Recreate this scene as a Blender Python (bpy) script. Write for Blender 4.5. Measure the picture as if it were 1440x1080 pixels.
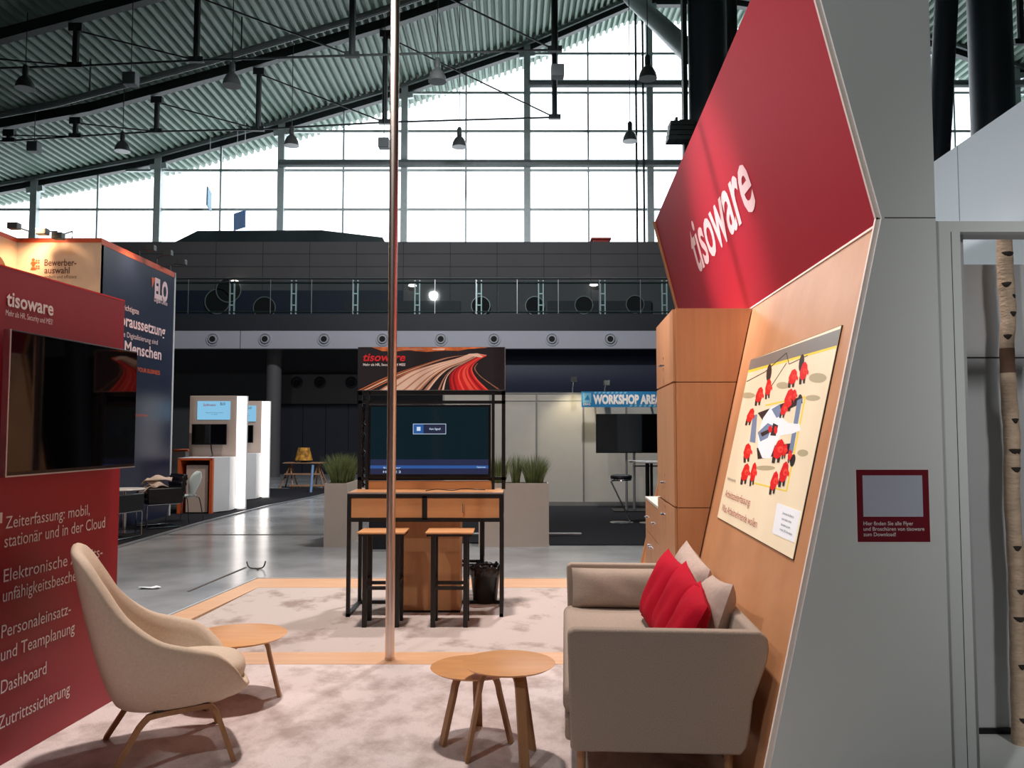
import bpy, math, random
from mathutils import Vector, Matrix

for _o in list(bpy.data.objects):
    bpy.data.objects.remove(_o)
scene = bpy.context.scene
COL = scene.collection
R = math.radians

# ------------------------------------------------------------------ camera, world, lights, exposure
F, PITCH, CAMZ = 1150.0, math.atan(67.0 / 1150.0), 1.6
_c, _s = math.cos(PITCH), math.sin(PITCH)
cam_data = bpy.data.cameras.new('camera')
cam_data.sensor_width = 36.0
cam_data.lens = F / 1440.0 * 36.0
cam_data.clip_start, cam_data.clip_end = 0.05, 300
cam = bpy.data.objects.new('camera', cam_data)
cam.location = (0, 0, CAMZ)
cam.rotation_euler = (math.pi / 2 + PITCH, 0, 0)
COL.objects.link(cam)
scene.camera = cam

world = bpy.data.worlds.new('overcast_sky')
scene.world = world
world.use_nodes = True
_bg = world.node_tree.nodes['Background']
_bg.inputs['Color'].default_value = (0.93, 0.965, 1.0, 1)
_bg.inputs['Strength'].default_value = 3.2

def spot(name, loc, target, watts, color, size, blend=0.5, radius=0.25):
    l = bpy.data.lights.new(name, 'SPOT')
    l.energy, l.color, l.spot_size, l.spot_blend, l.shadow_soft_size = watts, color, R(size), blend, radius
    o = bpy.data.objects.new(name, l)
    o.location = loc
    o.rotation_euler = (Vector(target) - Vector(loc)).to_track_quat('-Z', 'Y').to_euler()
    COL.objects.link(o)
    return o

spot('booth_lamp', (-1.0, 6.2, 11.0), (-0.6, 5.6, 0), 4300, (1.0, 0.87, 0.80), 62, 0.6, 0.28)
spot('rear_fill', (-6, -6, 12.0), (-2, 2, 0), 1900, (0.97, 1.0, 0.99), 130, 0.6, 0.3)  # added fill from behind the viewer, not one of the hanging lamps
spot('gallery_fill', (-2, 17, 11.8), (-3, 26, 3), 4200, (0.96, 0.97, 1.0), 130, 0.6, 0.3)  # added fill that brightens the gallery and the far hall
spot('aisle_fill', (1, 11, 11.8), (1, 14.5, 0), 3200, (1.0, 0.96, 0.92), 110, 0.6, 0.3)  # extra fill for the partition and planters, no fixture there
spot('neighbour_lamp', (2.7, -2.0, 6.0), (2.8, 4.0, 1.4), 620, (1.0, 0.98, 0.96), 24, 0.8, 0.4)
spot('sign_band_fill', (-4.5, 5.5, 7.0), (1.55, 6.15, 3.0), 3200, (1.0, 0.84, 0.84), 19, 1.0, 0.15)  # added spot that makes the bright band across the red face
spot('sign_fill', (-4.5, 3.6, 7.0), (1.4, 4.9, 3.1), 1100, (1.0, 0.9, 0.9), 46, 0.9, 0.2)  # added soft light in place of bounce on the red face
spot('desk_fill', (-0.9, 3.2, 6.8), (-0.75, 7.4, 1.75), 380, (1.0, 0.88, 0.78), 26, 0.8, 0.12)  # invented source that lifts the picture sign and the drawers

vs = scene.view_settings
vs.view_transform, vs.look, vs.gamma, vs.use_curve_mapping = 'Standard', 'None', 1.0, False
vs.exposure = 0.0
scene.display_settings.display_device = 'sRGB'

# ------------------------------------------------------------------ helpers: projection
def ray(u, v):
    a = 540.0 - v
    return Vector((u - 720.0, F * _c - a * _s, F * _s + a * _c))

def at(u, v, Y):
    d = ray(u, v)
    return Vector((0, 0, CAMZ)) + d * (Y / d.y)

def ground(u, v, z=0.0):
    d = ray(u, v)
    return Vector((0, 0, CAMZ)) + d * ((z - CAMZ) / d.z)

class Frame:
    """A flat face: origin, reading direction r, up u, outward normal n."""
    def __init__(self, o, r, u):
        self.o, self.r = Vector(o), Vector(r).normalized()
        u = Vector(u)
        self.u = (u - self.r * u.dot(self.r)).normalized()
        self.n = self.r.cross(self.u).normalized()
    def p(self, a, b, c=0.0):
        return self.o + self.r * a + self.u * b + self.n * c
    def px(self, u, v, c=0.0):
        d = ray(u, v)
        o = self.o + self.n * c
        e = Vector((0, 0, CAMZ))
        h = e + d * ((o - e).dot(self.n) / d.dot(self.n)) - self.o
        return h.dot(self.r), h.dot(self.u)
    def shift(self, a, b, c=0.0):
        return Frame(self.p(a, b, c), self.r, self.u)

def catmull(pts, n):
    pts = [Vector(p) for p in pts]
    out = []
    for i in range(len(pts) - 1):
        p0, p1, p2, p3 = pts[max(i - 1, 0)], pts[i], pts[i + 1], pts[min(i + 2, len(pts) - 1)]
        for k in range(n):
            t = k / n
            out.append(0.5 * ((2 * p1) + (p2 - p0) * t + (2 * p0 - 5 * p1 + 4 * p2 - p3) * t * t + (3 * p1 - p0 - 3 * p2 + p3) * t ** 3))
    out.append(pts[-1])
    return out

# ------------------------------------------------------------------ helpers: materials
def lin(c):
    c /= 255.0
    return c / 12.92 if c <= 0.04045 else ((c + 0.055) / 1.055) ** 2.4

def rgb(r, g, b):
    return (lin(r), lin(g), lin(b), 1.0)

MAT = {}
def mat(name, col, rough=0.5, metal=0.0, var=0.06, scale=6.0, bump=0.0, bscale=None, stretch=None, emit=None, es=0.0, spec=0.5, dist=0.01, alpha=None):
    """Principled material with a noise that varies the colour a little (and may bump the surface)."""
    m = bpy.data.materials.new(name)
    m.use_nodes = True
    nt = m.node_tree
    N, L = nt.nodes, nt.links
    b = N['Principled BSDF']
    b.inputs['Roughness'].default_value = rough
    b.inputs['Metallic'].default_value = metal
    b.inputs['Specular IOR Level'].default_value = spec
    tc = N.new('ShaderNodeTexCoord')
    mp = N.new('ShaderNodeMapping')
    if stretch:
        mp.inputs['Scale'].default_value = stretch
    L.new(tc.outputs['Object'], mp.inputs['Vector'])
    nz = N.new('ShaderNodeTexNoise')
    nz.inputs['Scale'].default_value = scale
    nz.inputs['Detail'].default_value = 6
    L.new(mp.outputs['Vector'], nz.inputs['Vector'])
    rp = N.new('ShaderNodeValToRGB')
    rp.color_ramp.elements[0].position, rp.color_ramp.elements[1].position = 0.3, 0.7
    rp.color_ramp.elements[0].color = tuple(max(0, x * (1 - var)) for x in col[:3]) + (1,)
    rp.color_ramp.elements[1].color = tuple(x * (1 + var) for x in col[:3]) + (1,)
    L.new(nz.outputs['Fac'], rp.inputs['Fac'])
    L.new(rp.outputs['Color'], b.inputs['Base Color'])
    if bump:
        n2 = N.new('ShaderNodeTexNoise')
        n2.inputs['Scale'].default_value = bscale or scale * 8
        n2.inputs['Detail'].default_value = 3
        L.new(mp.outputs['Vector'], n2.inputs['Vector'])
        bp = N.new('ShaderNodeBump')
        bp.inputs['Strength'].default_value = bump
        bp.inputs['Distance'].default_value = dist
        L.new(n2.outputs['Fac'], bp.inputs['Height'])
        L.new(bp.outputs['Normal'], b.inputs['Normal'])
    if emit:
        b.inputs['Emission Color'].default_value = emit
        b.inputs['Emission Strength'].default_value = es
    MAT[name] = m
    return m

def wood_mat(name, c1, c2, rough, sc, spec=0.4):
    m = mat(name, c1, rough, spec=spec)
    nt = m.node_tree
    N, L = nt.nodes, nt.links
    mp = [n for n in N if n.type == 'MAPPING'][0]
    mp.inputs['Scale'].default_value = sc
    nz = [n for n in N if n.type == 'TEX_NOISE'][0]
    nz.inputs['Scale'].default_value = 1.0
    nz.inputs['Detail'].default_value = 8
    nz.inputs['Roughness'].default_value = 0.65
    rp = [n for n in N if n.type == 'VALTORGB'][0]
    rp.color_ramp.elements[0].position, rp.color_ramp.elements[1].position = 0.3, 0.72
    rp.color_ramp.elements[0].color, rp.color_ramp.elements[1].color = c1, c2
    return m

def carpet_mat(name, dark, light, mid_scale, lo, hi):
    m = bpy.data.materials.new(name)
    m.use_nodes = True
    nt = m.node_tree
    N, L = nt.nodes, nt.links
    b = N['Principled BSDF']
    b.inputs['Roughness'].default_value = 0.95
    b.inputs['Specular IOR Level'].default_value = 0.1
    tc = N.new('ShaderNodeTexCoord')
    n1 = N.new('ShaderNodeTexNoise')
    n1.inputs['Scale'].default_value = mid_scale
    n1.inputs['Detail'].default_value = 9
    n1.inputs['Roughness'].default_value = 0.62
    mp = N.new('ShaderNodeMapping')
    mp.inputs['Scale'].default_value = (1.0, 0.75, 1)
    mp.inputs['Rotation'].default_value = (0, 0, 0.6)
    L.new(tc.outputs['Object'], mp.inputs['Vector'])
    L.new(mp.outputs['Vector'], n1.inputs['Vector'])
    rp = N.new('ShaderNodeValToRGB')
    e = rp.color_ramp.elements
    e[0].position, e[0].color = lo, dark
    e[1].position, e[1].color = hi, light
    L.new(n1.outputs['Fac'], rp.inputs['Fac'])
    n2 = N.new('ShaderNodeTexNoise')
    n2.inputs['Scale'].default_value = 160
    n2.inputs['Detail'].default_value = 3
    L.new(tc.outputs['Object'], n2.inputs['Vector'])
    mx = N.new('ShaderNodeMixRGB')
    mx.blend_type = 'MULTIPLY'
    mx.inputs['Fac'].default_value = 0.35
    L.new(rp.outputs['Color'], mx.inputs['Color1'])
    r2 = N.new('ShaderNodeValToRGB')
    r2.color_ramp.elements[0].position, r2.color_ramp.elements[1].position = 0.3, 0.65
    r2.color_ramp.elements[0].color = (0.55, 0.55, 0.55, 1)
    L.new(n2.outputs['Fac'], r2.inputs['Fac'])
    L.new(r2.outputs['Color'], mx.inputs['Color2'])
    L.new(mx.outputs['Color'], b.inputs['Base Color'])
    bp = N.new('ShaderNodeBump')
    bp.inputs['Strength'].default_value = 0.5
    bp.inputs['Distance'].default_value = 0.008
    L.new(n2.outputs['Fac'], bp.inputs['Height'])
    L.new(bp.outputs['Normal'], b.inputs['Normal'])
    MAT[name] = m
    return m

def glass_mat(name, tint, gloss=0.08):
    m = bpy.data.materials.new(name)
    m.use_nodes = True
    nt = m.node_tree
    N, L = nt.nodes, nt.links
    N.remove(N['Principled BSDF'])
    out = N['Material Output']
    tr = N.new('ShaderNodeBsdfTransparent')
    tr.inputs['Color'].default_value = tint
    gl = N.new('ShaderNodeBsdfGlossy')
    gl.inputs['Roughness'].default_value = 0.03
    mx = N.new('ShaderNodeMixShader')
    mx.inputs['Fac'].default_value = gloss
    L.new(tr.outputs[0], mx.inputs[1])
    L.new(gl.outputs[0], mx.inputs[2])
    L.new(mx.outputs[0], out.inputs['Surface'])
    MAT[name] = m
    return m

def emis(name, col, s):
    return mat(name, (0.02, 0.02, 0.02, 1), 0.3, emit=col, es=s)

mat('concrete_floor', rgb(148, 151, 154), 0.2, var=0.3, scale=1.1, bump=0.03, bscale=5, spec=0.5)
mat('roof_sheet', rgb(114, 136, 124), 0.5, 0.0, var=0.1, scale=0.4)
mat('dark_steel', rgb(46, 52, 52), 0.5, 0.2)
mat('mid_steel', rgb(128, 136, 136), 0.45, 0.3)
mat('facade_steel', rgb(196, 206, 206), 0.5, 0.2)
mat('mast_paint', rgb(54, 61, 70), 0.45, 0.1)
mat('black_metal', rgb(16, 16, 18), 0.42, 0.1)
mat('chrome', rgb(200, 200, 205), 0.15, 1.0, var=0.02)
mat('brushed_steel', rgb(214, 200, 190), 0.32, 1.0, var=0.08, scale=3, stretch=(20, 20, 0.4))
mat('alu', rgb(190, 192, 196), 0.35, 0.8)
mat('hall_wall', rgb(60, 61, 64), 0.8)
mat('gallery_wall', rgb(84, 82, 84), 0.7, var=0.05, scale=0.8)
mat('gallery_joint', rgb(42, 42, 44), 0.8)
mat('gallery_dark', rgb(30, 34, 42), 0.6)
mat('fascia', rgb(166, 166, 176), 0.6, var=0.03, scale=0.5)
mat('navy_wall', rgb(24, 31, 54), 0.6)
mat('navy_curtain', rgb(20, 24, 36), 0.8)
mat('black_hole', rgb(8, 8, 9), 0.8)
mat('parapet_glass', rgb(50, 62, 64), 0.25, var=0.3, scale=0.6)
mat('white_panel', rgb(224, 228, 226), 0.55, var=0.02, scale=1.5)
mat('white_lacquer', rgb(214, 212, 208), 0.4, var=0.02)
mat('niche_grey', rgb(204, 206, 208), 0.6, var=0.02)
mat('daylit_board', rgb(206, 220, 228), 0.5, var=0.03, scale=0.7)  # bluish cast of daylight put into the board's colour
mat('red_panel', rgb(172, 30, 50), 0.58, var=0.05, scale=0.6, spec=0.3)
mat('red_wall', rgb(152, 20, 38), 0.42, var=0.05, scale=0.6, spec=0.5)
mat('sticker_red', rgb(116, 14, 32), 0.5, var=0.02)
mat('sticker_grey', rgb(190, 196, 210), 0.5, var=0.02)
mat('letter_white', rgb(238, 232, 230), 0.5, var=0.01)
mat('letter_pink', rgb(246, 214, 216), 0.5, var=0.03)
mat('letter_red', rgb(214, 30, 40), 0.5, var=0.02)
mat('letter_orange', rgb(226, 96, 50), 0.5, var=0.02)
mat('letter_brown', rgb(110, 70, 54), 0.6, var=0.02)
mat('letter_dark_red', rgb(120, 30, 40), 0.6, var=0.02)
mat('letter_dark', rgb(60, 56, 52), 0.6, var=0.02)
mat('elo_blue', rgb(34, 44, 68), 0.3, var=0.08, scale=0.5)
mat('elo_cream', rgb(232, 206, 178), 0.6, var=0.03)
mat('elo_trim', rgb(220, 96, 60), 0.5, var=0.05)
mat('black_carpet', rgb(36, 36, 40), 0.95, var=0.2, scale=20, bump=0.3, bscale=150, spec=0.1)
mat('beige_carpet_edge', rgb(190, 195, 200), 0.4, 0.4)
wood_mat('oak_wall', rgb(198, 142, 100), rgb(214, 160, 118), 0.36, (14, 3, 1.2))
wood_mat('oak_cabinet', rgb(184, 132, 92), rgb(200, 148, 106), 0.42, (14, 14, 1.2))
wood_mat('oak_desk', rgb(190, 136, 90), rgb(208, 154, 106), 0.4, (1.4, 12, 12))
wood_mat('oak_post', rgb(180, 126, 84), rgb(198, 144, 98), 0.45, (12, 12, 1.2))
wood_mat('oak_table', rgb(200, 142, 90), rgb(218, 162, 106), 0.36, (3, 16, 3))
wood_mat('oak_leg', rgb(150, 110, 74), rgb(174, 132, 92), 0.42, (14, 14, 1.5))
wood_mat('oak_floor', rgb(202, 156, 118), rgb(218, 174, 138), 0.4, (1.2, 14, 4))
mat('wood_edge', rgb(240, 226, 216), 0.5, var=0.05)
carpet_mat('loop_carpet', rgb(156, 140, 132), rgb(196, 183, 178), 2.6, 0.34, 0.47)
carpet_mat('cloud_carpet', rgb(182, 166, 162), rgb(220, 207, 205), 4.5, 0.36, 0.56)
mat('sofa_fabric', rgb(160, 146, 134), 0.95, var=0.22, scale=260, bump=0.35, bscale=420, spec=0.1, dist=0.003)
mat('back_cushion', rgb(174, 156, 146), 0.95, var=0.08, scale=50, bump=0.25, bscale=420, spec=0.1, dist=0.003)
mat('red_velvet', rgb(170, 8, 36), 0.85, var=0.12, scale=7, bump=0.15, bscale=60, spec=0.15)
mat('chair_cream', rgb(206, 188, 168), 0.95, var=0.06, scale=80, bump=0.3, bscale=380, spec=0.1, dist=0.003)
mat('planter_taupe', rgb(216, 202, 190), 0.55, var=0.02)
mat('soil', rgb(60, 48, 38), 0.95)
mat('grass', rgb(128, 142, 88), 0.7, var=0.35, scale=9)
mat('bin_black', rgb(14, 14, 15), 0.35)
mat('bin_bag', rgb(30, 30, 34), 0.18, var=0.3, bump=0.8, bscale=24)
mat('screen_black', rgb(5, 5, 7), 0.035, var=0.0, spec=0.6)
mat('tv_case', rgb(12, 12, 14), 0.3)
mat('panel_grey', rgb(196, 192, 184), 0.6, var=0.02)
mat('panel_rail', rgb(160, 160, 158), 0.4, 0.5)
mat('sign_blue', rgb(28, 120, 176), 0.5, var=0.12, scale=3)
mat('sign_blue_pale', rgb(120, 178, 206), 0.5, var=0.1)
mat('leather_black', rgb(22, 22, 24), 0.4, var=0.1, bump=0.2, bscale=60)
mat('cloth_cream', rgb(220, 196, 178), 0.9, var=0.1)
mat('shell_white', rgb(206, 214, 208), 0.35)
mat('kiosk_body', rgb(200, 180, 168), 0.5, var=0.02)
mat('kiosk_white', rgb(208, 210, 212), 0.5, var=0.02)
mat('kiosk_orange', rgb(206, 92, 44), 0.5)
emis('kiosk_light', (1.0, 0.93, 0.88, 1), 2.6)
emis('screen_cyan', rgb(130, 190, 224), 1.0)
mat('tv_picture', (0.004, 0.008, 0.01, 1), 0.1, emit=rgb(12, 30, 38), es=0.8, spec=0.25)
emis('tv_band', rgb(12, 30, 66), 1.0)
emis('tv_band_bright', rgb(28, 80, 146), 1.0)
emis('tv_text', rgb(196, 216, 236), 1.0)
emis('tv_dialog', rgb(14, 28, 60), 1.0)
emis('tv_dialog_blue', rgb(28, 84, 150), 1.0)
mat('birch_bark', rgb(196, 170, 146), 0.85, var=0.16, scale=14, bump=0.5, bscale=30, stretch=(1, 1, 2.5))
mat('birch_knot', rgb(46, 38, 34), 0.9)
mat('birch_brown', rgb(112, 82, 66), 0.9, var=0.2)
mat('lamp_housing', rgb(84, 88, 88), 0.4, 0.4)
mat('lamp_reflector', rgb(96, 98, 98), 0.3, 0.5)
mat('box_grey', rgb(84, 90, 92), 0.5)
mat('vent_red', rgb(170, 50, 44), 0.6)
mat('wood_pale', rgb(150, 112, 84), 0.7)
mat('lampshade_print', rgb(170, 120, 40), 0.8, var=0.8, scale=9)
mat('tube_blue', rgb(120, 150, 190), 0.4)
mat('tape', rgb(74, 68, 64), 0.8)
mat('paper', rgb(222, 226, 230), 0.7)
glass_mat('facade_glass', (0.95, 0.98, 1.0, 1), 0.04)
glass_mat('rail_glass', (0.86, 0.92, 0.92, 1), 0.015)
mat('print_dark', rgb(34, 30, 36), 0.4, var=0.2, scale=2)
mat('print_glow', rgb(206, 112, 62), 0.4, var=0.5, scale=14)
mat('print_trail', rgb(240, 212, 192), 0.4, var=0.05)
mat('print_trail_tan', rgb(196, 140, 110), 0.4, var=0.1)
mat('print_trail_orange', rgb(208, 122, 76), 0.4, var=0.1)
mat('print_red', rgb(214, 34, 40), 0.4, var=0.1)
mat('print_red_dark', rgb(150, 18, 28), 0.4, var=0.1)
mat('print_red_light', rgb(250, 92, 74), 0.4, var=0.1)
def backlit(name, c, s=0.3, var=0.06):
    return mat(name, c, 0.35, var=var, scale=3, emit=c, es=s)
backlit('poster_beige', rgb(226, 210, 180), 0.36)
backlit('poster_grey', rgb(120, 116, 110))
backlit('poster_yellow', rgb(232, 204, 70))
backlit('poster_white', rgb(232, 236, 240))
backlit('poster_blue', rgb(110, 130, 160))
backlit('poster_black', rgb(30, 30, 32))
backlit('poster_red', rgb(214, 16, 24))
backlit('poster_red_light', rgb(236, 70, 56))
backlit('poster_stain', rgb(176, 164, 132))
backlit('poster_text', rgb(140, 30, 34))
M = MAT

# ------------------------------------------------------------------ helpers: meshes
class MB:
    def __init__(self):
        self.v, self.f, self.m = [], [], []
    def add(self, verts, faces, mi=0):
        o = len(self.v)
        self.v += [Vector(p) for p in verts]
        for f in faces:
            self.f.append([i + o for i in f])
            self.m.append(mi)
        return self
    def box(self, x0, x1, y0, y1, z0, z1, mi=0):
        return self.add([(x, y, z) for z in (z0, z1) for y in (y0, y1) for x in (x0, x1)],
                        [(0, 2, 3, 1), (4, 5, 7, 6), (0, 1, 5, 4), (2, 6, 7, 3), (0, 4, 6, 2), (1, 3, 7, 5)], mi)
    def fbox(self, fr, a0, a1, b0, b1, c0, c1, mi=0):
        return self.add([fr.p(a, b, c) for c in (c0, c1) for b in (b0, b1) for a in (a0, a1)],
                        [(0, 2, 3, 1), (4, 5, 7, 6), (0, 1, 5, 4), (2, 6, 7, 3), (0, 4, 6, 2), (1, 3, 7, 5)], mi)
    def bar(self, p0, p1, w, h, mi=0, up=(0, 0, 1)):
        p0, p1 = Vector(p0), Vector(p1)
        d = (p1 - p0).normalized()
        s = d.cross(Vector(up))
        if s.length < 1e-4:
            s = d.cross(Vector((1, 0, 0)))
        s.normalize()
        t = s.cross(d)
        vs_ = [p + s * a + t * b for p in (p0, p1) for b in (-h / 2, h / 2) for a in (-w / 2, w / 2)]
        return self.add(vs_, [(0, 2, 3, 1), (4, 5, 7, 6), (0, 1, 5, 4), (2, 6, 7, 3), (0, 4, 6, 2), (1, 3, 7, 5)], mi)
    def tube(self, pts, r, n=10, mi=0, flat=1.0, up=(0, 0, 1)):
        pts = [Vector(p) for p in pts]
        rs = r if isinstance(r, (list, tuple)) else [r] * len(pts)
        o = len(self.v)
        ref = None
        for i, p in enumerate(pts):
            d = (pts[min(i + 1, len(pts) - 1)] - pts[max(i - 1, 0)]).normalized()
            if ref is None:
                ref = d.cross(Vector(up))
                if ref.length < 1e-3:
                    ref = d.cross(Vector((1, 0, 0)))
            ref = (ref - d * ref.dot(d)).normalized()
            t = d.cross(ref)
            for k in range(n):
                a = 2 * math.pi * k / n
                self.v.append(p + ref * math.cos(a) * rs[i] + t * math.sin(a) * rs[i] * flat)
        for i in range(len(pts) - 1):
            for k in range(n):
                k2 = (k + 1) % n
                self.f.append([o + i * n + k, o + i * n + k2, o + (i + 1) * n + k2, o + (i + 1) * n + k])
                self.m.append(mi)
        self.f.append([o + k for k in range(n)][::-1]); self.m.append(mi)
        e = o + (len(pts) - 1) * n
        self.f.append([e + k for k in range(n)]); self.m.append(mi)
        return self
    def ribbon(self, pts, w, t, side, mi=0):
        """A flat strip of width w (along side) and thickness t swept along pts."""
        pts = [Vector(p) for p in pts]
        side = Vector(side).normalized()
        o = len(self.v)
        for i, p in enumerate(pts):
            d = (pts[min(i + 1, len(pts) - 1)] - pts[max(i - 1, 0)]).normalized()
            nn = d.cross(side).normalized()
            for a, b in ((-1, -1), (1, -1), (1, 1), (-1, 1)):
                self.v.append(p + side * a * w / 2 + nn * b * t / 2)
        for i in range(len(pts) - 1):
            for k in range(4):
                k2 = (k + 1) % 4
                self.f.append([o + i * 4 + k, o + i * 4 + k2, o + (i + 1) * 4 + k2, o + (i + 1) * 4 + k])
                self.m.append(mi)
        self.f.append([o + 3, o + 2, o + 1, o]); self.m.append(mi)
        e = o + (len(pts) - 1) * 4
        self.f.append([e, e + 1, e + 2, e + 3]); self.m.append(mi)
        return self
    def lathe(self, prof, n=24, c=(0, 0, 0), mi=0, cap=True):
        c = Vector(c)
        o = len(self.v)
        for r, z in prof:
            for k in range(n):
                a = 2 * math.pi * k / n
                self.v.append(c + Vector((r * math.cos(a), r * math.sin(a), z)))
        for i in range(len(prof) - 1):
            for k in range(n):
                k2 = (k + 1) % n
                self.f.append([o + i * n + k, o + i * n + k2, o + (i + 1) * n + k2, o + (i + 1) * n + k])
                self.m.append(mi)
        if cap:
            self.f.append([o + k for k in range(n)][::-1]); self.m.append(mi)
            e = o + (len(prof) - 1) * n
            self.f.append([e + k for k in range(n)]); self.m.append(mi)
        return self
    def prism(self, poly, fr, c0, c1, mi=0):
        """poly in the frame's (a, b), extruded from c0 to c1 along its normal."""
        n = len(poly)
        vs_ = [fr.p(a, b, c0) for a, b in poly] + [fr.p(a, b, c1) for a, b in poly]
        fs = [list(range(n))[::-1], list(range(n, 2 * n))] + [(i, (i + 1) % n, (i + 1) % n + n, i + n) for i in range(n)]
        return self.add(vs_, fs, mi)
    def sheet(self, poly, fr, c, mi=0):
        return self.add([fr.p(a, b, c) for a, b in poly], [list(range(len(poly)))], mi)
    def disc(self, fr, a, b, ra, rb, c, mi=0, n=20, rot=0.0):
        pts = []
        for k in range(n):
            t = 2 * math.pi * k / n
            x, y = ra * math.cos(t), rb * math.sin(t)
            pts.append((a + x * math.cos(rot) - y * math.sin(rot), b + x * math.sin(rot) + y * math.cos(rot)))
        return self.sheet(pts, fr, c, mi)
    def grid(self, rows, mi=0, closed=False):
        o = len(self.v)
        m_ = len(rows[0])
        for r_ in rows:
            self.v += [Vector(p) for p in r_]
        for i in range(len(rows) - 1):
            for k in range(m_ if closed else m_ - 1):
                k2 = (k + 1) % m_
                self.f.append([o + i * m_ + k, o + i * m_ + k2, o + (i + 1) * m_ + k2, o + (i + 1) * m_ + k])
                self.m.append(mi)
        return self
    def build(self, name, mats, parent=None, smooth=False, bevel=0.0, wc=False, sub=0, angle=40, seg=2):
        me = bpy.data.meshes.new(name)
        off = Vector((0, 0, 0))
        if wc and parent is not None:
            q = parent
            while q is not None:
                off = off + q.location
                q = q.parent
        me.from_pydata([tuple(p - off) for p in self.v], [], self.f)
        if not isinstance(mats, (list, tuple)):
            mats = [mats]
        for x in mats:
            me.materials.append(M[x] if isinstance(x, str) else x)
        for i, p in enumerate(me.polygons):
            p.material_index = self.m[i]
            p.use_smooth = smooth
        me.validate()
        import bmesh
        bm = bmesh.new()
        bm.from_mesh(me)
        bmesh.ops.recalc_face_normals(bm, faces=bm.faces)
        bm.to_mesh(me)
        bm.free()
        if smooth and angle < 180:
            me.set_sharp_from_angle(angle=R(angle))
        o = bpy.data.objects.new(name, me)
        COL.objects.link(o)
        if parent is not None:
            o.parent = parent
        if bevel:
            b = o.modifiers.new('bevel', 'BEVEL')
            b.width, b.segments, b.limit_method = bevel, seg, 'ANGLE'
        if sub:
            s_ = o.modifiers.new('subdivision', 'SUBSURF')
            s_.levels = s_.render_levels = sub
        return o

def tag(o, label=None, cat=None, group=None, kind=None):
    if label: o['label'] = label
    if cat: o['category'] = cat
    if group: o['group'] = group
    if kind: o['kind'] = kind
    return o

def thing(name, label, cat, loc=(0, 0, 0), rz=0.0, group=None, kind=None):
    o = bpy.data.objects.new(name, None)
    o.empty_display_size = 0.1
    o.location, o.rotation_euler = loc, (0, 0, rz)
    COL.objects.link(o)
    return tag(o, label, cat, group, kind)

def struct(o, label, cat):
    return tag(o, label, cat, kind='structure')

def dup(root, loc, rz, label, parent=None):
    c = root.copy()
    COL.objects.link(c)
    if parent is not None:
        c.parent = parent
    else:
        c.location, c.rotation_euler = loc, (0, 0, rz)
        c['label'] = label
    for ch in list(root.children):
        dup(ch, None, None, None, c)
    return c

def lettering(name, lines, material, parent, wc=True, lift=0.004, kid=True):
    """lines: (string, frame, a_left, b_base, cap_height, width or None, bold, shear). One mesh for the whole block."""
    mb = MB()
    for (s, fr, a, b, h, w, bold, shear) in lines:
        cu = bpy.data.curves.new('glyphs', 'FONT')
        cu.body, cu.size, cu.offset, cu.shear = s, 1.0, bold, shear
        cu.resolution_u = 3
        cu.extrude = 0.0
        to = bpy.data.objects.new('glyphs', cu)
        COL.objects.link(to)
        bpy.context.view_layer.update()
        me = bpy.data.meshes.new_from_object(to.evaluated_get(bpy.context.evaluated_depsgraph_get()))
        if len(me.vertices):
            x0 = min(v.co.x for v in me.vertices); x1 = max(v.co.x for v in me.vertices)
            k = h / 0.70
            kx = (w / (x1 - x0)) if w else k * 0.78
            mb.add([fr.p(a + (v.co.x - x0) * kx, b + v.co.y * k, lift) for v in me.vertices], [list(p.vertices) for p in me.polygons])
        bpy.data.objects.remove(to)
        bpy.data.curves.remove(cu)
        bpy.data.meshes.remove(me)
    return mb.build(name, material, parent, wc=wc)

# ------------------------------------------------------------------ hall shell
FY = 35.0
PROF = [(-26.0, 11.25)] + [(p.x, p.z) for p in (at(u, v, FY) for u, v in ((0, 272), (51, 263), (225, 231), (396, 184), (570, 132), (743, 73), (893, 8)))]
PROF += [(9.5, 20.34), (12.5, 19.9), (16.0, 19.15), (19.45, 18.1), (22.4, 17.08), (28.0, 15.0)]

def prof(x):
    for (x0, z0), (x1, z1) in zip(PROF, PROF[1:]):
        if x <= x1:
            return z0 + (x - x0) * (z1 - z0) / (x1 - x0)
    return PROF[-1][1]

def build_shell():
    struct(MB().box(-26, 28, -16, 38, -0.3, 0.0).build('floor', 'concrete_floor'), 'grey polished concrete floor of the exhibition hall', 'floor')
    mb = MB()
    rows = []
    x = -26.0
    prev = []
    while x < 28.0:
        for dx, dz in ((0.0, 0.54), (0.13, 0.54), (0.15, 0.36), (0.26, 0.36)):
            prev.append((x + dx, prof(x + dx) + dz))
        x += 0.28
    mb.grid([[(px, -16.0, pz) for px, pz in prev], [(px, 37.4, pz) for px, pz in prev]])
    mb.grid([[(px, -16.0, pz + 0.25) for px, pz in prev], [(px, 37.4, pz + 0.25) for px, pz in prev]])
    struct(mb.build('ceiling', 'roof_sheet'), 'curved corrugated metal roof rising to the right over the hall', 'roof')
    struct(MB().box(-26.2, -26, -16, 38, 0, 13).build('wall_left', 'hall_wall'), 'dark side wall of the hall on the left', 'wall')
    struct(MB().box(28, 28.2, -16, 38, 0, 16).build('wall_right', 'hall_wall'), 'dark side wall of the hall on the right', 'wall')
    struct(MB().box(-26, 28, -16.2, -16, 0, 21).build('wall_back', 'hall_wall'), 'dark unseen wall behind the viewer raised full height to shut out rear light', 'wall')  # unseen wall closed up to the roof to cut light from behind

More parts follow.
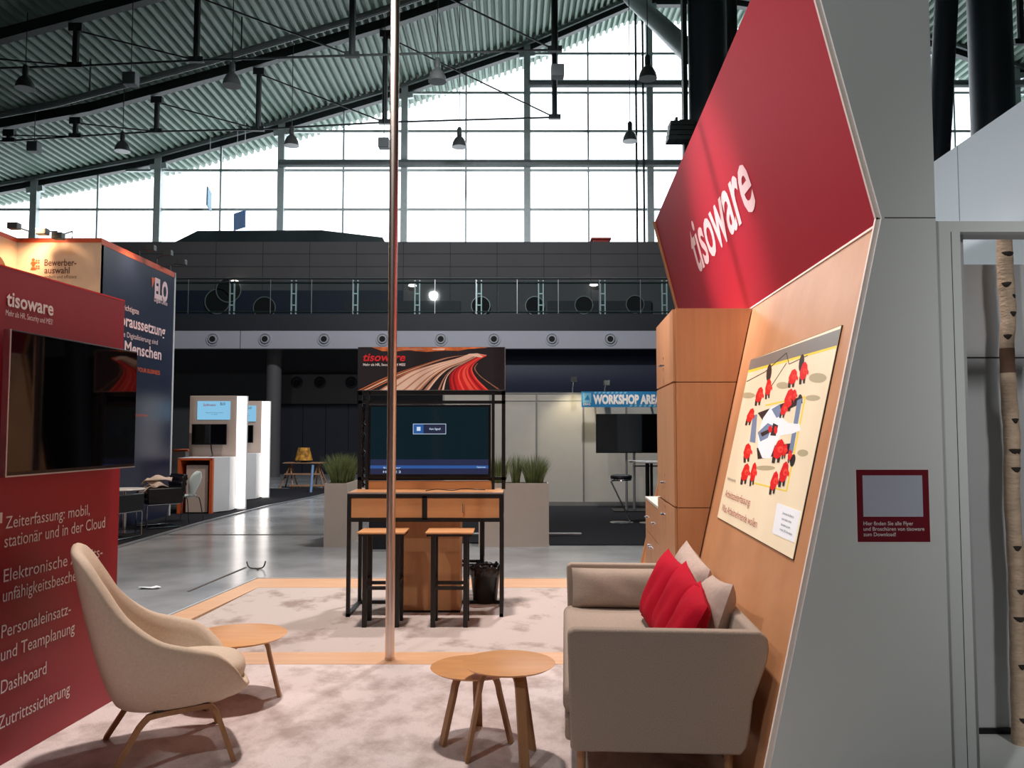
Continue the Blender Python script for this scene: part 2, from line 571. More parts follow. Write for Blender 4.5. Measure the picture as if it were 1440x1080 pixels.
def profile_bar(mb, Y, dz, w, h, x0=-26.0, x1=28.0, mi=0):
    xs = [x0] + [p[0] for p in PROF if x0 < p[0] < x1] + [x1]
    secs = []
    for px in xs:
        z = prof(px) + dz
        secs.append([(px, Y - w / 2, z - h), (px, Y + w / 2, z - h), (px, Y + w / 2, z), (px, Y - w / 2, z)])
    mb.grid(secs, mi, closed=True)
    return mb

def strut_pts(lst, Y):
    return [at(u, v, Y) for u, v in lst]

def build_roof_steel():
    # two trussed beams and the facade edge beam
    for idx, (Y, nodes, lab) in enumerate(((23.8, [(-40, 97), (106, 93), (276, 85), (495, 78), (780, 70), (1436, 60)], 'nearer dark trussed roof beam with long hanging struts, crossing the upper left'),
                                           (29.2, [(13, 198), (106, 192), (220, 185), (363, 182), (541, 172), (780, 165)], 'farther dark trussed roof beam running from mid left to the top edge'))):
        t = thing('roof_beam', lab, 'roof beam', (0, Y, 12.0), 0, 'trussed roof beams', 'structure')
        profile_bar(MB(), Y, 0.32, 0.30, 0.34).build('beam', ['dark_steel'], t, wc=True)
        ps = strut_pts(nodes, Y)
        for p in ps:
            top = Vector((p.x, Y, prof(p.x) - 0.2))
            MB().tube([p, top], 0.10, 8).box(p.x - 0.22, p.x + 0.22, Y - 0.07, Y + 0.07, p.z - 0.06, p.z + 0.1).box(p.x - 0.2, p.x + 0.2, Y - 0.09, Y + 0.09, top.z - 0.15, top.z + 0.1).build('strut', 'dark_steel', t, wc=True)
        chain = ps if idx == 1 else ps[:-1]
        MB().tube([Vector((-22, Y, chain[0].z - 0.1))] + chain, 0.035, 6).build('tie_rod', 'dark_steel', t, wc=True)
        for p, q in zip(chain, chain[1:]):
            MB().tube([Vector((p.x, Y, prof(p.x) - 0.3)), q], 0.028, 6).build('diagonal_rod', 'dark_steel', t, wc=True)
    for Y, lab in ((18.4, 'dark roof beam above the stand, mostly over the top edge'), ):
        struct(profile_bar(MB(), Y, 0.28, 0.34, 0.55).build('roof_beam', 'dark_steel'), lab, 'roof beam')
    mb = MB()
    mb.tube([Vector((x, 26.5, prof(x) - 0.85)) for x in [-25 + k * 1.0 for k in range(32)]], 0.11, 8)
    pipe = mb.build('roof_pipe', 'mid_steel', smooth=True)
    struct(pipe, 'thin grey pipe slung under the roof between the two trussed beams', 'pipe')
    for k in range(7):
        x = -24 + k * 5
        MB().box(x - 0.02, x + 0.02, 26.48, 26.52, prof(x) - 0.8, prof(x) + 0.4).build('hanger', 'dark_steel', pipe)

def build_facade():
    t = thing('window_1', 'tall glazed gable wall with steel posts and white sky outside', 'window', (0, FY, 9.0), 0, None, 'structure')
    zb = 8.9
    pts = [(p[0], p[1] + 0.4) for p in PROF]
    fr = Frame((0, FY + 0.1, 0), (1, 0, 0), (0, 0, 1))
    MB().sheet([(-26, zb), (28, zb)] + pts[::-1], fr, 0.0).build('glass', 'facade_glass', t, wc=True)
    profile_bar(MB(), FY, 0.42, 0.30, 0.44).build('edge_beam', ['dark_steel'], t, wc=True)
    profile_bar(MB(), FY - 0.3, 0.34, 0.14, 0.14).build('eaves_pipe', ['mid_steel'], t, wc=True)
    x0 = at(225, 231, FY).x
    dx = 5.33
    for k in range(-2, 9):
        x = x0 + dx * k
        if -26 < x < 28:
            MB().box(x - 0.14, x + 0.14, FY - 0.25, FY + 0.05, zb, prof(x) + 0.3).bar((x - 0.35, FY - 0.1, prof(x) - 0.2), (x + 0.35, FY - 0.1, prof(x) - 0.2 + 0.1), 0.2, 0.25).build('post', 'facade_steel', t, wc=True)
        xm = x + dx / 2
        if -26 < xm < 28:
            MB().box(xm - 0.035, xm + 0.035, FY - 0.05, FY + 0.05, zb, prof(xm) + 0.3).build('mullion', 'facade_steel', t, wc=True)
    def xr(z):
        xs = [x for x in [-26 + 0.1 * k for k in range(541)] if prof(x) > z]
        return (xs[0], xs[-1]) if xs else None
    for v in (295, 240, 185, 131, 76):
        z = at(720, v, FY).z
        r_ = xr(z)
        MB().box(r_[0], r_[1], FY - 0.06, FY + 0.05, z - 0.05, z + 0.05).build('transom', 'facade_steel', t, wc=True)
    for v, u0 in ((233, 396), (122, 743)):
        z = at(720, v, FY).z
        MB().tube([(at(u0, v, FY).x, FY - 0.3, z), (27, FY - 0.3, z)], 0.17, 10).build('wind_tube', 'mid_steel', t, wc=True)
    for u in (895, 905):
        x = at(u, 200, FY - 0.6).x
        MB().tube([(x, FY - 0.6, 9.0), (x, FY - 0.6, prof(x) + 0.2)], 0.05, 6).build('cable', 'dark_steel', t, wc=True)

def build_masts():
    Y = 22.0
    x = at(998, 300, Y).x
    t = thing('column', 'thick dark steel mast just left of the red sign wall', 'column', (x, Y, 0), 0, 'hall masts', 'structure')
    MB().tube([(x, Y, 0), (x, Y, prof(x) + 0.3)], 0.52, 28).build('shaft', 'mast_paint', t, smooth=True, wc=True)
    MB().box(x - 0.70, x - 0.58, Y - 0.12, Y + 0.12, 0, prof(x) + 0.2).build('flange', 'dark_steel', t, wc=True)
    MB().tube([(x + 0.85, Y + 0.6, 0), (x + 0.85, Y + 0.6, prof(x + 0.85) + 0.2)], 0.16, 12).build('side_pipe', 'dark_steel', t, smooth=True, wc=True)
    p0, p1 = at(885, -6, 31.5), at(972, 76, Y + 1.2)
    MB().tube([p0, p1], 0.30, 14).build('brace', 'mid_steel', t, smooth=True, wc=True)
    # slatted unit on the mast
    q0, q1 = at(938, 173, Y - 0.2), at(962, 200, Y - 0.2)
    u_ = thing('loudspeaker', 'dark slatted loudspeaker array fixed to the left side of the mast', 'loudspeaker', (q0.x, Y - 0.2, q1.z))
    for k in range(4):
        z = q1.z + (q0.z - q1.z) * (k + 0.5) / 4
        MB().box(q0.x + 0.02 * k, q1.x + 0.3, Y - 0.4, Y + 0.05, z - 0.05, z + 0.06).build('cabinet', 'dark_steel', u_, wc=True)
    MB().box(q0.x + 0.2, q0.x + 0.26, Y - 0.38, Y, q1.z, q0.z + 0.1).box(q1.x - 0.1, q1.x + 0.35, Y - 0.15, Y - 0.05, q0.z, q0.z + 0.12).build('bracket', 'black_metal', u_, wc=True)
    x = at(1394, 100, Y).x
    t = thing('column', 'thick dark steel mast at the upper right above the pale board', 'column', (x, Y, 0), 0, 'hall masts', 'structure')
    MB().tube([(x, Y, 0), (x, Y, prof(x) + 0.3)], 0.55, 28).build('shaft', 'mast_paint', t, smooth=True, wc=True)
    a, b = at(1331, 0, Y), at(1319, 225, Y)
    d = (b - a) / (a.z - b.z)
    t = thing('column', 'thinner leaning dark mast beside the grey end panel at upper right', 'column', (b.x + d.x * b.z, Y, 0), 0, 'hall masts', 'structure')
    top = a - d * (prof(a.x) + 0.3 - a.z)
    MB().tube([b + d * b.z, top], 0.30, 24).build('shaft', 'mast_paint', t, smooth=True, wc=True)

def build_gallery():
    GY = 28.0
    zf0, zf1, zs, zr = at(720, 490, GY).z, at(720, 464, GY).z, at(720, 441, GY).z, at(720, 391, GY).z
    X0, X1 = -22.0, 22.0
    t = thing('trim_1', 'long pale grey gallery fascia with round air nozzles', 'fascia', (0, GY, zf0), 0, None, 'structure')
    MB().box(X0, X1, GY, GY + 0.3, zf0, zf1).build('panel', 'fascia', t, wc=True)
    fr = Frame((0, GY, 0), (1, 0, 0), (0, 0, 1))
    for u in (299.5, 373, 456, 538, 620, 694.6, 776, 858, 216, 940):
        p = at(u, 477, GY)
        mb = MB()
        f2 = Frame((p.x, GY, p.z), (1, 0, 0), (0, 0, 1))
        for k in range(1):
            ring = [(0.185, 0.0), (0.19, 0.035), (0.235, 0.03), (0.24, 0.0)]
            mb.grid([[f2.p(r_ * math.cos(a), r_ * math.sin(a), c) for a in [2 * math.pi * j / 24 for j in range(24)]] for r_, c in ((0.185, 0.012), (0.155, 0.012))], 2, closed=True)
            mb.grid([[f2.p(r_ * math.cos(a), r_ * math.sin(a), c) for a in [2 * math.pi * j / 24 for j in range(24)]] for r_, c in ((0.155, 0.012), (0.14, 0.07), (0.105, 0.07))], 0, closed=True)
            rows = [[f2.p(r_ * math.cos(a), r_ * math.sin(a), c) for a in [2 * math.pi * j / 24 for j in range(24)]] for r_, c in ring]
            mb.grid(rows, 0, closed=True)
        mb.disc(f2, 0, 0, 0.112, 0.112, 0.06, 1)
        mb.build('air_nozzle', ['fascia', 'black_hole', 'mid_steel'], t, smooth=True, wc=True)
    for u in (338,):
        p = at(u, 477, GY)
        MB().box(p.x - 0.01, p.x + 0.01, GY - 0.004, GY, zf0, zf1).build('joint', 'gallery_joint', t, wc=True)
    struct(MB().box(X0, X1, GY + 0.12, 33, zf1, zs).box(X0, X1, GY - 0.02, GY + 0.2, zf1 - 0.02, zf1 + 0.03).build('floor_gallery', 'gallery_dark'), 'dark edge of the upper gallery floor above the pale fascia', 'gallery')
    # railing
    t = thing('railing', 'long glass and steel railing along the upper gallery', 'railing', (0, GY + 0.15, zs))
    MB().tube([(X0, GY + 0.1, zr), (X1, GY + 0.1, zr)], 0.035, 8).build('handrail', 'dark_steel', t, wc=True)
    MB().tube([(X0, GY + 0.15, zr - 0.13), (X1, GY + 0.15, zr - 0.13)], 0.045, 8).tube([(X0, GY + 0.15, zs + 0.08), (X1, GY + 0.15, zs + 0.08)], 0.03, 8).build('rail', 'dark_steel', t, wc=True)
    du = 86.9
    for k in range(-2, 9):
        p = at(413 + du * k, 420, GY + 0.15)
        if k == 10: continue
        MB().box(p.x - 0.10, p.x - 0.06, GY + 0.13, GY + 0.2, zs, zr - 0.05).box(p.x + 0.06, p.x + 0.10, GY + 0.13, GY + 0.2, zs, zr - 0.05).box(p.x - 0.1, p.x + 0.1, GY + 0.14, GY + 0.18, zs + 0.3, zs + 0.34).box(p.x - 0.1, p.x + 0.1, GY + 0.14, GY + 0.18, zs + 0.7, zs + 0.74).build('baluster', 'facade_steel', t, wc=True)
    x = at(205, 420, GY).x
    while x < 9:
        MB().box(x + 0.012, x + 1.40, GY + 0.10, GY + 0.112, zs + 0.02, zr - 0.08).build('glass_pane', 'rail_glass', t, wc=True)
        MB().box(x - 0.008, x + 0.008, GY + 0.095, GY + 0.117, zs + 0.02, zr - 0.02).build('pane_joint', 'alu', t, wc=True)
        x += 1.424
    # gallery rear wall
    BY = 32.0
    z0, z1 = zs, at(720, 340, BY).z
    w = MB().box(X0, X1, BY, BY + 2.8, z0, z1)
    w = w.build('wall_gallery', 'gallery_wall')
    struct(w, 'dark grey panelled wall above and behind the upper gallery', 'wall')
    mb = MB()
    for v in (357, 375, 398):
        z = at(720, v, BY).z
        mb.box(X0, X1, BY - 0.006, BY, z - 0.012, z + 0.012)
    for k in range(14):
        x = at(303 + 66 * k, 400, BY).x
        mb.box(x - 0.01, x + 0.01, BY - 0.005, BY, z0, z1)
    mb.build('panel_joints', 'gallery_joint', w)
    zz = at(720, 409, BY).z
    xa, xb = at(236, 420, BY).x, at(566, 420, BY).x
    MB().box(xa, xb, BY - 0.1, BY, z0, zz).build('dark_cladding', 'navy_wall', w)
    xb2, xa2 = at(648, 430, BY).x, at(566, 420, BY).x
    MB().box(at(484, 420, BY).x, xb2, BY - 0.16, BY - 0.0, z0, at(720, 424, BY).z).box(at(770, 420, BY).x, at(915, 420, BY).x, BY - 0.16, BY, z0, at(720, 424, BY).z).build('low_cladding', 'gallery_dark', w)
    fb = Frame((0, BY - 0.17, 0), (1, 0, 0), (0, 0, 1))
    for u, v, rpx in ((676, 430, 13.5), (752, 430, 13.5), (821, 429, 13), (893, 428, 13), (322, 408, 18), (306, 424, 18), (372, 433, 16)):
        p = at(u, v, BY - 0.17)
        r_ = rpx / F * BY
        f2 = Frame((p.x, BY - 0.17 - (0.02 if u == 322 else 0.0), p.z), (1, 0, 0), (0, 0, 1))
        mb = MB()
        seq = [a for a in [2 * math.pi * j / 40 for j in range(40)]]
        lo = (z0 + 0.02 - p.z)
        mb.grid([[f2.p(q * r_ * math.cos(a), max(q * r_ * math.sin(a), lo), c) for a in seq] for q, c in ((0.93, 0.0), (0.93, 0.04), (1.0, 0.04), (1.0, 0.0))], 0, closed=True)
        mb.sheet([(0.94 * r_ * math.cos(a), max(0.94 * r_ * math.sin(a), lo)) for a in seq], f2, 0.02, 1)
        mb.build('rimmed_disc', ['mid_steel', 'black_hole'], w)  # flat dark disc in a grey rim
    for u, v in ((330, 396.5), (580, 402), (835, 401)):
        p = at(u, v, BY - 0.3)
        MB().lathe([(0.02, 0.06), (0.14, 0.05), (0.17, 0.0), (0.1, -0.03)], 16, p).box(p.x - 0.03, p.x + 0.03, p.y, BY, p.z + 0.02, p.z + 0.05).build('mirrored_downlight', emis('downlight', (1.0, 0.86, 0.76, 1), 3.0) if 'downlight' not in M else 'downlight', w)  # glowing discs in place of downlights mirrored in the rail glass
    # glassy raised parapet
    pa = [(205, 342), (238, 340), (283, 328), (455, 327), (540, 337), (548, 342)]
    poly = [(at(u, v, BY + 0.5).x, at(u, v, BY + 0.5).z - (0.3 if v >= 340 else 0)) for u, v in pa]
    o = MB().prism(poly, Frame((0, BY + 0.5, 0), (1, 0, 0), (0, 0, 1)), -0.8, 0.4).build('trim_2', 'parapet_glass')
    struct(o, 'dark glassy raised parapet on top of the gallery wall, left of centre', 'parapet')
    p = at(844, 339, BY + 0.6)
    v_ = thing('roof_vent', 'small red box with a lid on top of the grey gallery wall', 'vent', (p.x, BY + 0.6, z1))
    MB().box(p.x - 0.3, p.x + 0.3, BY + 0.3, BY + 0.9, z1, z1 + 0.16).build('body', 'vent_red', v_, wc=True)
    MB().box(p.x - 0.4, p.x + 0.4, BY + 0.2, BY + 1.0, z1 + 0.16, z1 + 0.22).build('lid', 'vent_red', v_, wc=True)
    # below the gallery
    UY = 31.0
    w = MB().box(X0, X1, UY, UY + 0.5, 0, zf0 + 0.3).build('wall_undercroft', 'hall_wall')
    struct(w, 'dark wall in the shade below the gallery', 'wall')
    a, b = at(393, 527, UY), at(503, 568, UY)
    pn = MB().box(a.x, b.x, UY - 0.12, UY, b.z, a.z).build('nozzle_panel', 'gallery_wall', w)
    for u in (417.6, 450, 494):
        p = at(u, 538, UY - 0.12)
        f2 = Frame((p.x, UY - 0.12, p.z), (1, 0, 0), (0, 0, 1))
        mb = MB()
        mb.grid([[f2.p(r_ * math.cos(t_), r_ * math.sin(t_), c) for t_ in [2 * math.pi * j / 20 for j in range(20)]] for r_, c in ((0.11, 0.02), (0.15, 0.06), (0.23, 0.0))], 0, closed=True)
        mb.disc(f2, 0, 0, 0.112, 0.112, 0.015, 1)
        mb.build('air_nozzle', ['gallery_dark', 'black_hole'], pn)
    mb = MB()
    for k in range(5):
        xa, xb = at(395 + 32 * k, 600, UY).x, at(426 + 32 * k, 600, UY).x
        mb.box(xa, xb, UY - 0.08, UY, 0, b.z - 0.02)
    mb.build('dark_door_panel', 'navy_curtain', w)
    a, b = at(700, 491, 29.0), at(960, 556, 29.0)
    mb = MB()
    zt, zb_ = a.z, b.z - 0.4
    mb.grid([[(x, 29.0 - 0.3 * math.sin(math.pi * j / 16), zt + (zb_ - zt) * j / 16) for x in (a.x, 14.0)] for j in range(17)])
    mb.box(a.x, 14.0, 29.05, 29.3, 0.0, a.z + 0.2)
    struct(mb.build('wall_navy', 'navy_wall', smooth=True), 'dark navy bulging wall below the gallery, above the workshop area', 'wall')
    x = at(384, 600, 29.0).x
    struct(MB().tube([(x, 29, 0), (x, 29, zf0 + 0.3)], 0.26, 20).build('column', 'gallery_wall', smooth=True), 'round grey column under the gallery behind the glowing kiosks', 'column')

def bell_lamp(u, v, Y, label):
    p = at(u, v, Y)
    t = thing('hall_lamp', label, 'lamp', (p.x, Y, p.z), 0, 'bell-shaped hall lamps')
    MB().lathe([(0.27, 0.0), (0.265, 0.04), (0.24, 0.16), (0.17, 0.30), (0.10, 0.37), (0.08, 0.40), (0.07, 0.40), (0.09, 0.36), (0.16, 0.28), (0.23, 0.15), (0.255, 0.03)], 22, (0, 0, 0)).build('shade', 'lamp_reflector', t, smooth=True)
    MB().lathe([(0.05, 0.38), (0.085, 0.42), (0.085, 0.66), (0.05, 0.72)], 14).build('ballast_housing', 'lamp_housing', t, smooth=True)
    MB().tube([(0, 0, 0.7), (0, 0, prof(p.x) + 0.39 - p.z)], 0.014, 5).build('cable', 'black_metal', t)

def cube_box(u, v, Y, label):
    p = at(u, v, Y)
    t = thing('hanging_box', label, 'box', (p.x, Y, p.z), 0, 'small boxes hung from the roof')
    MB().box(-0.19, 0.19, -0.17, 0.17, -0.18, 0.18).build('housing', 'box_grey', t, bevel=0.03)
    MB().tube([(0, 0, 0.17), (0, 0, prof(p.x) + 0.39 - p.z)], 0.013, 5).build('cable', 'black_metal', t)

def build_hall_lamps():
    for u, v, Y, l in ((35, 125, 23.4, 'grey bell-shaped hall lamp hanging nearest the left edge of the photo'),
                       (326, 121, 23.4, 'grey bell-shaped hall lamp against the roof, right of the small hanging box near the top'),
                       (615, 115, 23.4, 'grey bell-shaped hall lamp against the roof just right of the steel pole'),
                       (911, 111, 23.4, 'grey bell-shaped hall lamp before the bright glazing beside the dark mast'),
                       (172, 213, 28.6, 'small grey bell-shaped hall lamp low over the left part of the roof edge'),
                       (410, 205, 28.6, 'small grey bell-shaped hall lamp where the roof edge meets the glazing, left of the pole'),
                       (646, 207, 28.6, 'small grey bell-shaped hall lamp alone in the middle of the bright glazing'),
                       (886, 199, 28.6, 'small hall lamp with a reddish rim before the glazing, near the red sign')):
        bell_lamp(u, v, Y, l)
    for u, v, Y, l in ((184, 112, 23.4, 'small grey box hanging from the roof between two bell lamps, upper left'),
                       (48, 207, 28.6, 'small grey box hanging low near the left edge of the roof'),
                       (540, 202, 28.6, 'small grey box hanging just left of the steel pole'),
                       (784, 101, 23.4, 'small grey box hanging before the bright glazing on a long strut')):
        cube_box(u, v, Y, l)
    p = at(337, 310, 33.0)
    t = thing('hanging_sign', 'blue direction sign hanging before the glazing at left', 'sign', (p.x, 33, p.z))
    fr = Frame((p.x, 33, p.z), (0.75, -0.66, 0), (0, 0, 1))
    MB().fbox(fr, -0.42, 0.42, -0.35, 0.35, -0.03, 0.03).build('panel', mat('hazed_blue', rgb(120, 160, 225), 0.5), t, wc=True)  # haze before the bright glazing is mixed into this blue
    MB().tube([fr.p(-0.3, 0.3), Vector((fr.p(-0.3, 0.3).x, fr.p(-0.3, 0.3).y, prof(p.x) + 0.39))], 0.012, 5).tube([fr.p(0.3, 0.3), Vector((fr.p(0.3, 0.3).x, fr.p(0.3, 0.3).y, prof(p.x) + 0.39))], 0.012, 5).build('wire', 'alu', t, wc=True)

def build_narrow_sign():
    p = at(294, 280, 33.0)
    t = thing('hanging_sign', 'narrow pale sign board hanging before the glazing, left of the blue sign', 'sign', (p.x, 33, p.z))
    fr = Frame((p.x, 33, p.z), (0.2, -0.98, 0), (0, 0, 1))
    MB().fbox(fr, -0.5, 0.5, -0.38, 0.38, -0.03, 0.03).build('panel', 'sign_blue_pale', t, wc=True)
    MB().tube([fr.p(0, 0.38), Vector((p.x, 33, prof(p.x) + 0.39))], 0.012, 5).build('wire', 'alu', t, wc=True)

build_narrow_sign()
build_shell()
build_roof_steel()
build_facade()
build_masts()
build_gallery()
build_hall_lamps()

# ------------------------------------------------------------------ own stand: floor
D = Vector((0.0643, 1, 0)).normalized()
YN, YF = 3.4, 8.93
def XV(Y):
    return 1.58 + 0.0643 * (Y - YN)
HV, KLOW, KUP, HT = 2.5, 0.2256, 0.248, 3.92

def build_stand_floor():
    e0 = ground(258, 861); e1 = ground(362, 816)
    def xl(Y):
        return e1.x + (e0.x - e1.x) * (Y - e1.y) / (e0.y - e1.y)
    zt = 0.02
    def wf(Y):
        return XV(Y) - KLOW * HV - 0.035
    def slab(name, poly, material, label, cat, z1=zt):
        n = len(poly)
        vs_ = [(x, y, 0.0) for x, y in poly] + [(x, y, z1) for x, y in poly]
        o = MB().add(vs_, [list(range(n))[::-1], list(range(n, 2 * n))] + [(i, (i + 1) % n, (i + 1) % n + n, i + n) for i in range(n)]).build(name, material)
        return tag(o, label, cat)
    w = 0.34
    sy0, sy1 = 5.67, 5.975
    slab('floor_strip', [(xl(8.41), 8.41), (wf(8.41), 8.41), (wf(8.93), 8.93), (xl(8.93), 8.93)], 'oak_floor', 'pale wood floor strip along the far edge of the stand carpet', 'floor strip')
    slab('floor_strip', [(xl(1.0), 1.0), (xl(1.0) + w, 1.0), (xl(8.41) + w - 0.12, 8.41), (xl(8.41), 8.41)], 'oak_floor', 'pale wood floor strip along the left edge of the stand, behind the armchair', 'floor strip')
    slab('floor_strip', [(xl(sy0) + w, sy0), (wf(sy0), sy0), (wf(sy1), sy1), (xl(sy1) + w, sy1)], 'oak_floor', 'orange wood floor strip crossing the carpet under the steel pole', 'floor strip')
    c = slab('carpet', [(xl(sy1) + w, sy1), (wf(sy1), sy1), (wf(8.41), 8.41), (xl(8.41) + w - 0.12, 8.41)], 'loop_carpet', 'mottled beige carpet under the desk beyond the wood strip', 'carpet', 0.018)
    c = slab('carpet', [(xl(1.0) + w, 1.0), (0.9, 1.0), (wf(YN), YN), (wf(sy0), sy0), (xl(sy0) + w, sy0)], 'cloud_carpet', 'pinkish mottled carpet in front under the armchair and sofa', 'carpet', 0.018)
    a = [(xl(1.0) - 0.02, 1.0), (xl(8.95) - 0.02, 8.95), (1.3, 8.95)]
    mb = MB()
    for p, q in zip(a, a[1:]):
        mb.bar((p[0], p[1], 0.012), (q[0], q[1], 0.012), 0.03, 0.024)
    tag(mb.build('edge_trim', 'beige_carpet_edge'), 'thin pale metal edging around the stand floor', 'edging')

# ------------------------------------------------------------------ right display wall
FAR_V = Vector((XV(YF), YF, HV))
F_RED = Frame(FAR_V, -D, (-KUP, 0, 1))
F_WOOD = Frame((XV(YF) - KLOW * HV, YF, 0), -D, (KLOW, 0, 1))
LEN = (YF - YN) / D.y
F_END = Frame((0, YN, 0), (1, 0, 0), (0, 0, 1))          # near end plate, faces the viewer

def build_right_wall():
    t = thing('display_wall', 'tall leaning display wall with red top, wood lower face and pale end panel', 'display wall', (XV(YN), YN, 0))
    fr, fw = F_RED, F_WOOD
    top_b = (HT - HV) * math.sqrt(1 + KUP ** 2)
    low_b = HV * math.sqrt(1 + KLOW ** 2)
    MB().fbox(fr, 0.0, LEN - 0.04, 0.0, top_b, -0.03, 0.0).build('red_panel', 'red_panel', t, wc=True)
    MB().fbox(fw, 0.0, LEN - 0.04, 0.0, low_b, -0.03, 0.0).build('wood_panel', 'oak_wall', t, wc=True)
    MB().fbox(fw, 0.0, LEN - 0.04, low_b - 0.012, low_b, -0.02, 0.006).build('wood_lipping', 'wood_edge', t, wc=True)
    # near end plate with pale edge
    e = 0.022
    xr = 1.785
    xt = XV(YN) - KUP * (HT - HV)
    poly = [(XV(YN) - KLOW * HV - e, 0), (xr, 0), (xr, HT + 0.3), (xt - KUP * 0.3 - e, HT + 0.3), (XV(YN) - e, HV)]
    MB().prism(poly, F_END, -0.035, 0.0).build('end_panel', 'white_panel', t, wc=True)
    ed = [(XV(YN) - KLOW * HV - e, 0), (XV(YN) - e, HV), (xt - KUP * 0.3 - e, HT + 0.3)]
    mb = MB()
    for p, q in zip(ed, ed[1:]):
        mb.bar(F_END.p(p[0] + 0.004, p[1], -0.018), F_END.p(q[0] + 0.004, q[1], -0.018), 0.046, 0.016, up=(0, 1, 0))
    mb.build('end_edging', 'wood_edge', t, wc=True)
    MB().fbox(F_END, XV(YN) - e + 0.012, xr, HV - 0.002, HV + 0.002, 0, 0.0008).build('panel_joint', 'letter_dark', t, wc=True)
    # far end plate
    dx = XV(YF)
    f2 = Frame((0, YF + 0.03, 0), (1, 0, 0), (0, 0, 1))
    xt2 = dx - KUP * (HT - HV)
    poly = [(dx - KLOW * HV - e, 0), (dx + 0.15, 0), (dx + 0.15, HT), (xt2 - e, HT), (dx - e, HV)]
    MB().prism(poly, f2, 0.0, 0.035).build('far_end_panel', 'oak_cabinet', t, wc=True)
    # back core so the wall is a solid body from the side
    n = [(0.06, 0.0), (0.06 + 0.0, 0.0)]
    mb = MB()
    for Y in (YN + 0.04, YF):
        pass
    sec = lambda Y: [(XV(Y) - KLOW * HV + 0.06, Y, 0), (XV(Y) + 0.05, Y, HV), (XV(Y) - KUP * (HT - HV) + 0.06, Y, HT), (XV(Y) + 0.16, Y, HT), (XV(Y) + 0.16, Y, 0)]
    mb.grid([sec(YN + 0.04), sec(YF)], closed=True)
    mb.build('back_frame', 'niche_grey', t, wc=True)
    # big name on the red face
    a0, b0 = fr.px(983, 383)
    a1, b1 = fr.px(1064, 294)
    _, bt = fr.px(1049, 212)
    _, be = fr.px(1064, 294)
    a0b = (b0 + b1) / 2
    lettering('lettering', [('tisoware', fr, a0 - 0.02, b0 - 0.0, (bt - be) * 1.28 * 0.98, a1 - a0 + 0.06, 0.018, 0.0)], 'letter_pink', t)
    # poster on the wood face
    q = [fw.px(*p) for p in ((1055.7, 505.8), (1181.6, 462.5), (1120, 785.8), (1011.7, 730))]
    al, ar = (q[0][0] + q[3][0]) / 2, (q[1][0] + q[2][0]) / 2
    bt, bb = (q[0][1] + q[1][1]) / 2, (q[2][1] + q[3][1]) / 2
    print('poster', q)
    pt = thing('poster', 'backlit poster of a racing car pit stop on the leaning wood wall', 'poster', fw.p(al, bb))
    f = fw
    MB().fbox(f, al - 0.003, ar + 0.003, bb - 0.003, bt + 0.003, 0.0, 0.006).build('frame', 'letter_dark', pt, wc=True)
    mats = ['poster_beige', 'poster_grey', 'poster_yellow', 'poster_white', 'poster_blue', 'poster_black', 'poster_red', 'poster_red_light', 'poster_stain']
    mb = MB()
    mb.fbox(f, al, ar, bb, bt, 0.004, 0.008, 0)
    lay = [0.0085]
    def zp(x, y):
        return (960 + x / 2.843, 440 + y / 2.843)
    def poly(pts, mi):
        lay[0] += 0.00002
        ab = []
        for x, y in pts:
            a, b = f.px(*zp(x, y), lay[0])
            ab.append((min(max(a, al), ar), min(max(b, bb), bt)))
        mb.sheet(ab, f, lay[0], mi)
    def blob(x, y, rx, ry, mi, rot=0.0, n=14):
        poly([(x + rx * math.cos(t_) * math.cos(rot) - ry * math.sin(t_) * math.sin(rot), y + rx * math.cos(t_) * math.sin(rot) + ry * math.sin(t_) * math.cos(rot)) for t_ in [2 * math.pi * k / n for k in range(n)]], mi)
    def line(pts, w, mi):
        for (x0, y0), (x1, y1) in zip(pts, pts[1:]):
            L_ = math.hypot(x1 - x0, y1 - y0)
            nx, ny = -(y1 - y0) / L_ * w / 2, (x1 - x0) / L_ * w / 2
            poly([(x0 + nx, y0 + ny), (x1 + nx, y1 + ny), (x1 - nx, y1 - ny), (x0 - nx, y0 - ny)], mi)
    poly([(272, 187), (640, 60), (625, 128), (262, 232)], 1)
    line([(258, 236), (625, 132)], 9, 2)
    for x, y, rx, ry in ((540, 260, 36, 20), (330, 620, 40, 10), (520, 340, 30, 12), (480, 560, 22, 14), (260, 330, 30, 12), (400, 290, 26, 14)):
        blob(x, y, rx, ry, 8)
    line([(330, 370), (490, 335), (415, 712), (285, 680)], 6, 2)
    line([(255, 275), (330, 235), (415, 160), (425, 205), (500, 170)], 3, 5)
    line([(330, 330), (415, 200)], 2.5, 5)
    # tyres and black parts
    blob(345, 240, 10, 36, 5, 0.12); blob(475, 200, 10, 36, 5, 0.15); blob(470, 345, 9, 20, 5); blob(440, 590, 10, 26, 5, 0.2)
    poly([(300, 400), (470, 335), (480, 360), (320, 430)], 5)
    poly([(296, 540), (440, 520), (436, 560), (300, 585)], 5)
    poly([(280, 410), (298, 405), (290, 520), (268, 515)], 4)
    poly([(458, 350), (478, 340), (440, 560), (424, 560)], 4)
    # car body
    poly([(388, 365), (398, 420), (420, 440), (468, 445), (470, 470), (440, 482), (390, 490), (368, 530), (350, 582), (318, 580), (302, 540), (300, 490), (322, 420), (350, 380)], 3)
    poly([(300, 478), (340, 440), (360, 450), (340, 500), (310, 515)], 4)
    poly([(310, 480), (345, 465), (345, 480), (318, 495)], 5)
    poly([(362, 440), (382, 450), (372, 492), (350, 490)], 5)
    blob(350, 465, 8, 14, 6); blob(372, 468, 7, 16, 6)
    poly([(388, 365), (396, 410), (375, 420), (355, 385)], 4)
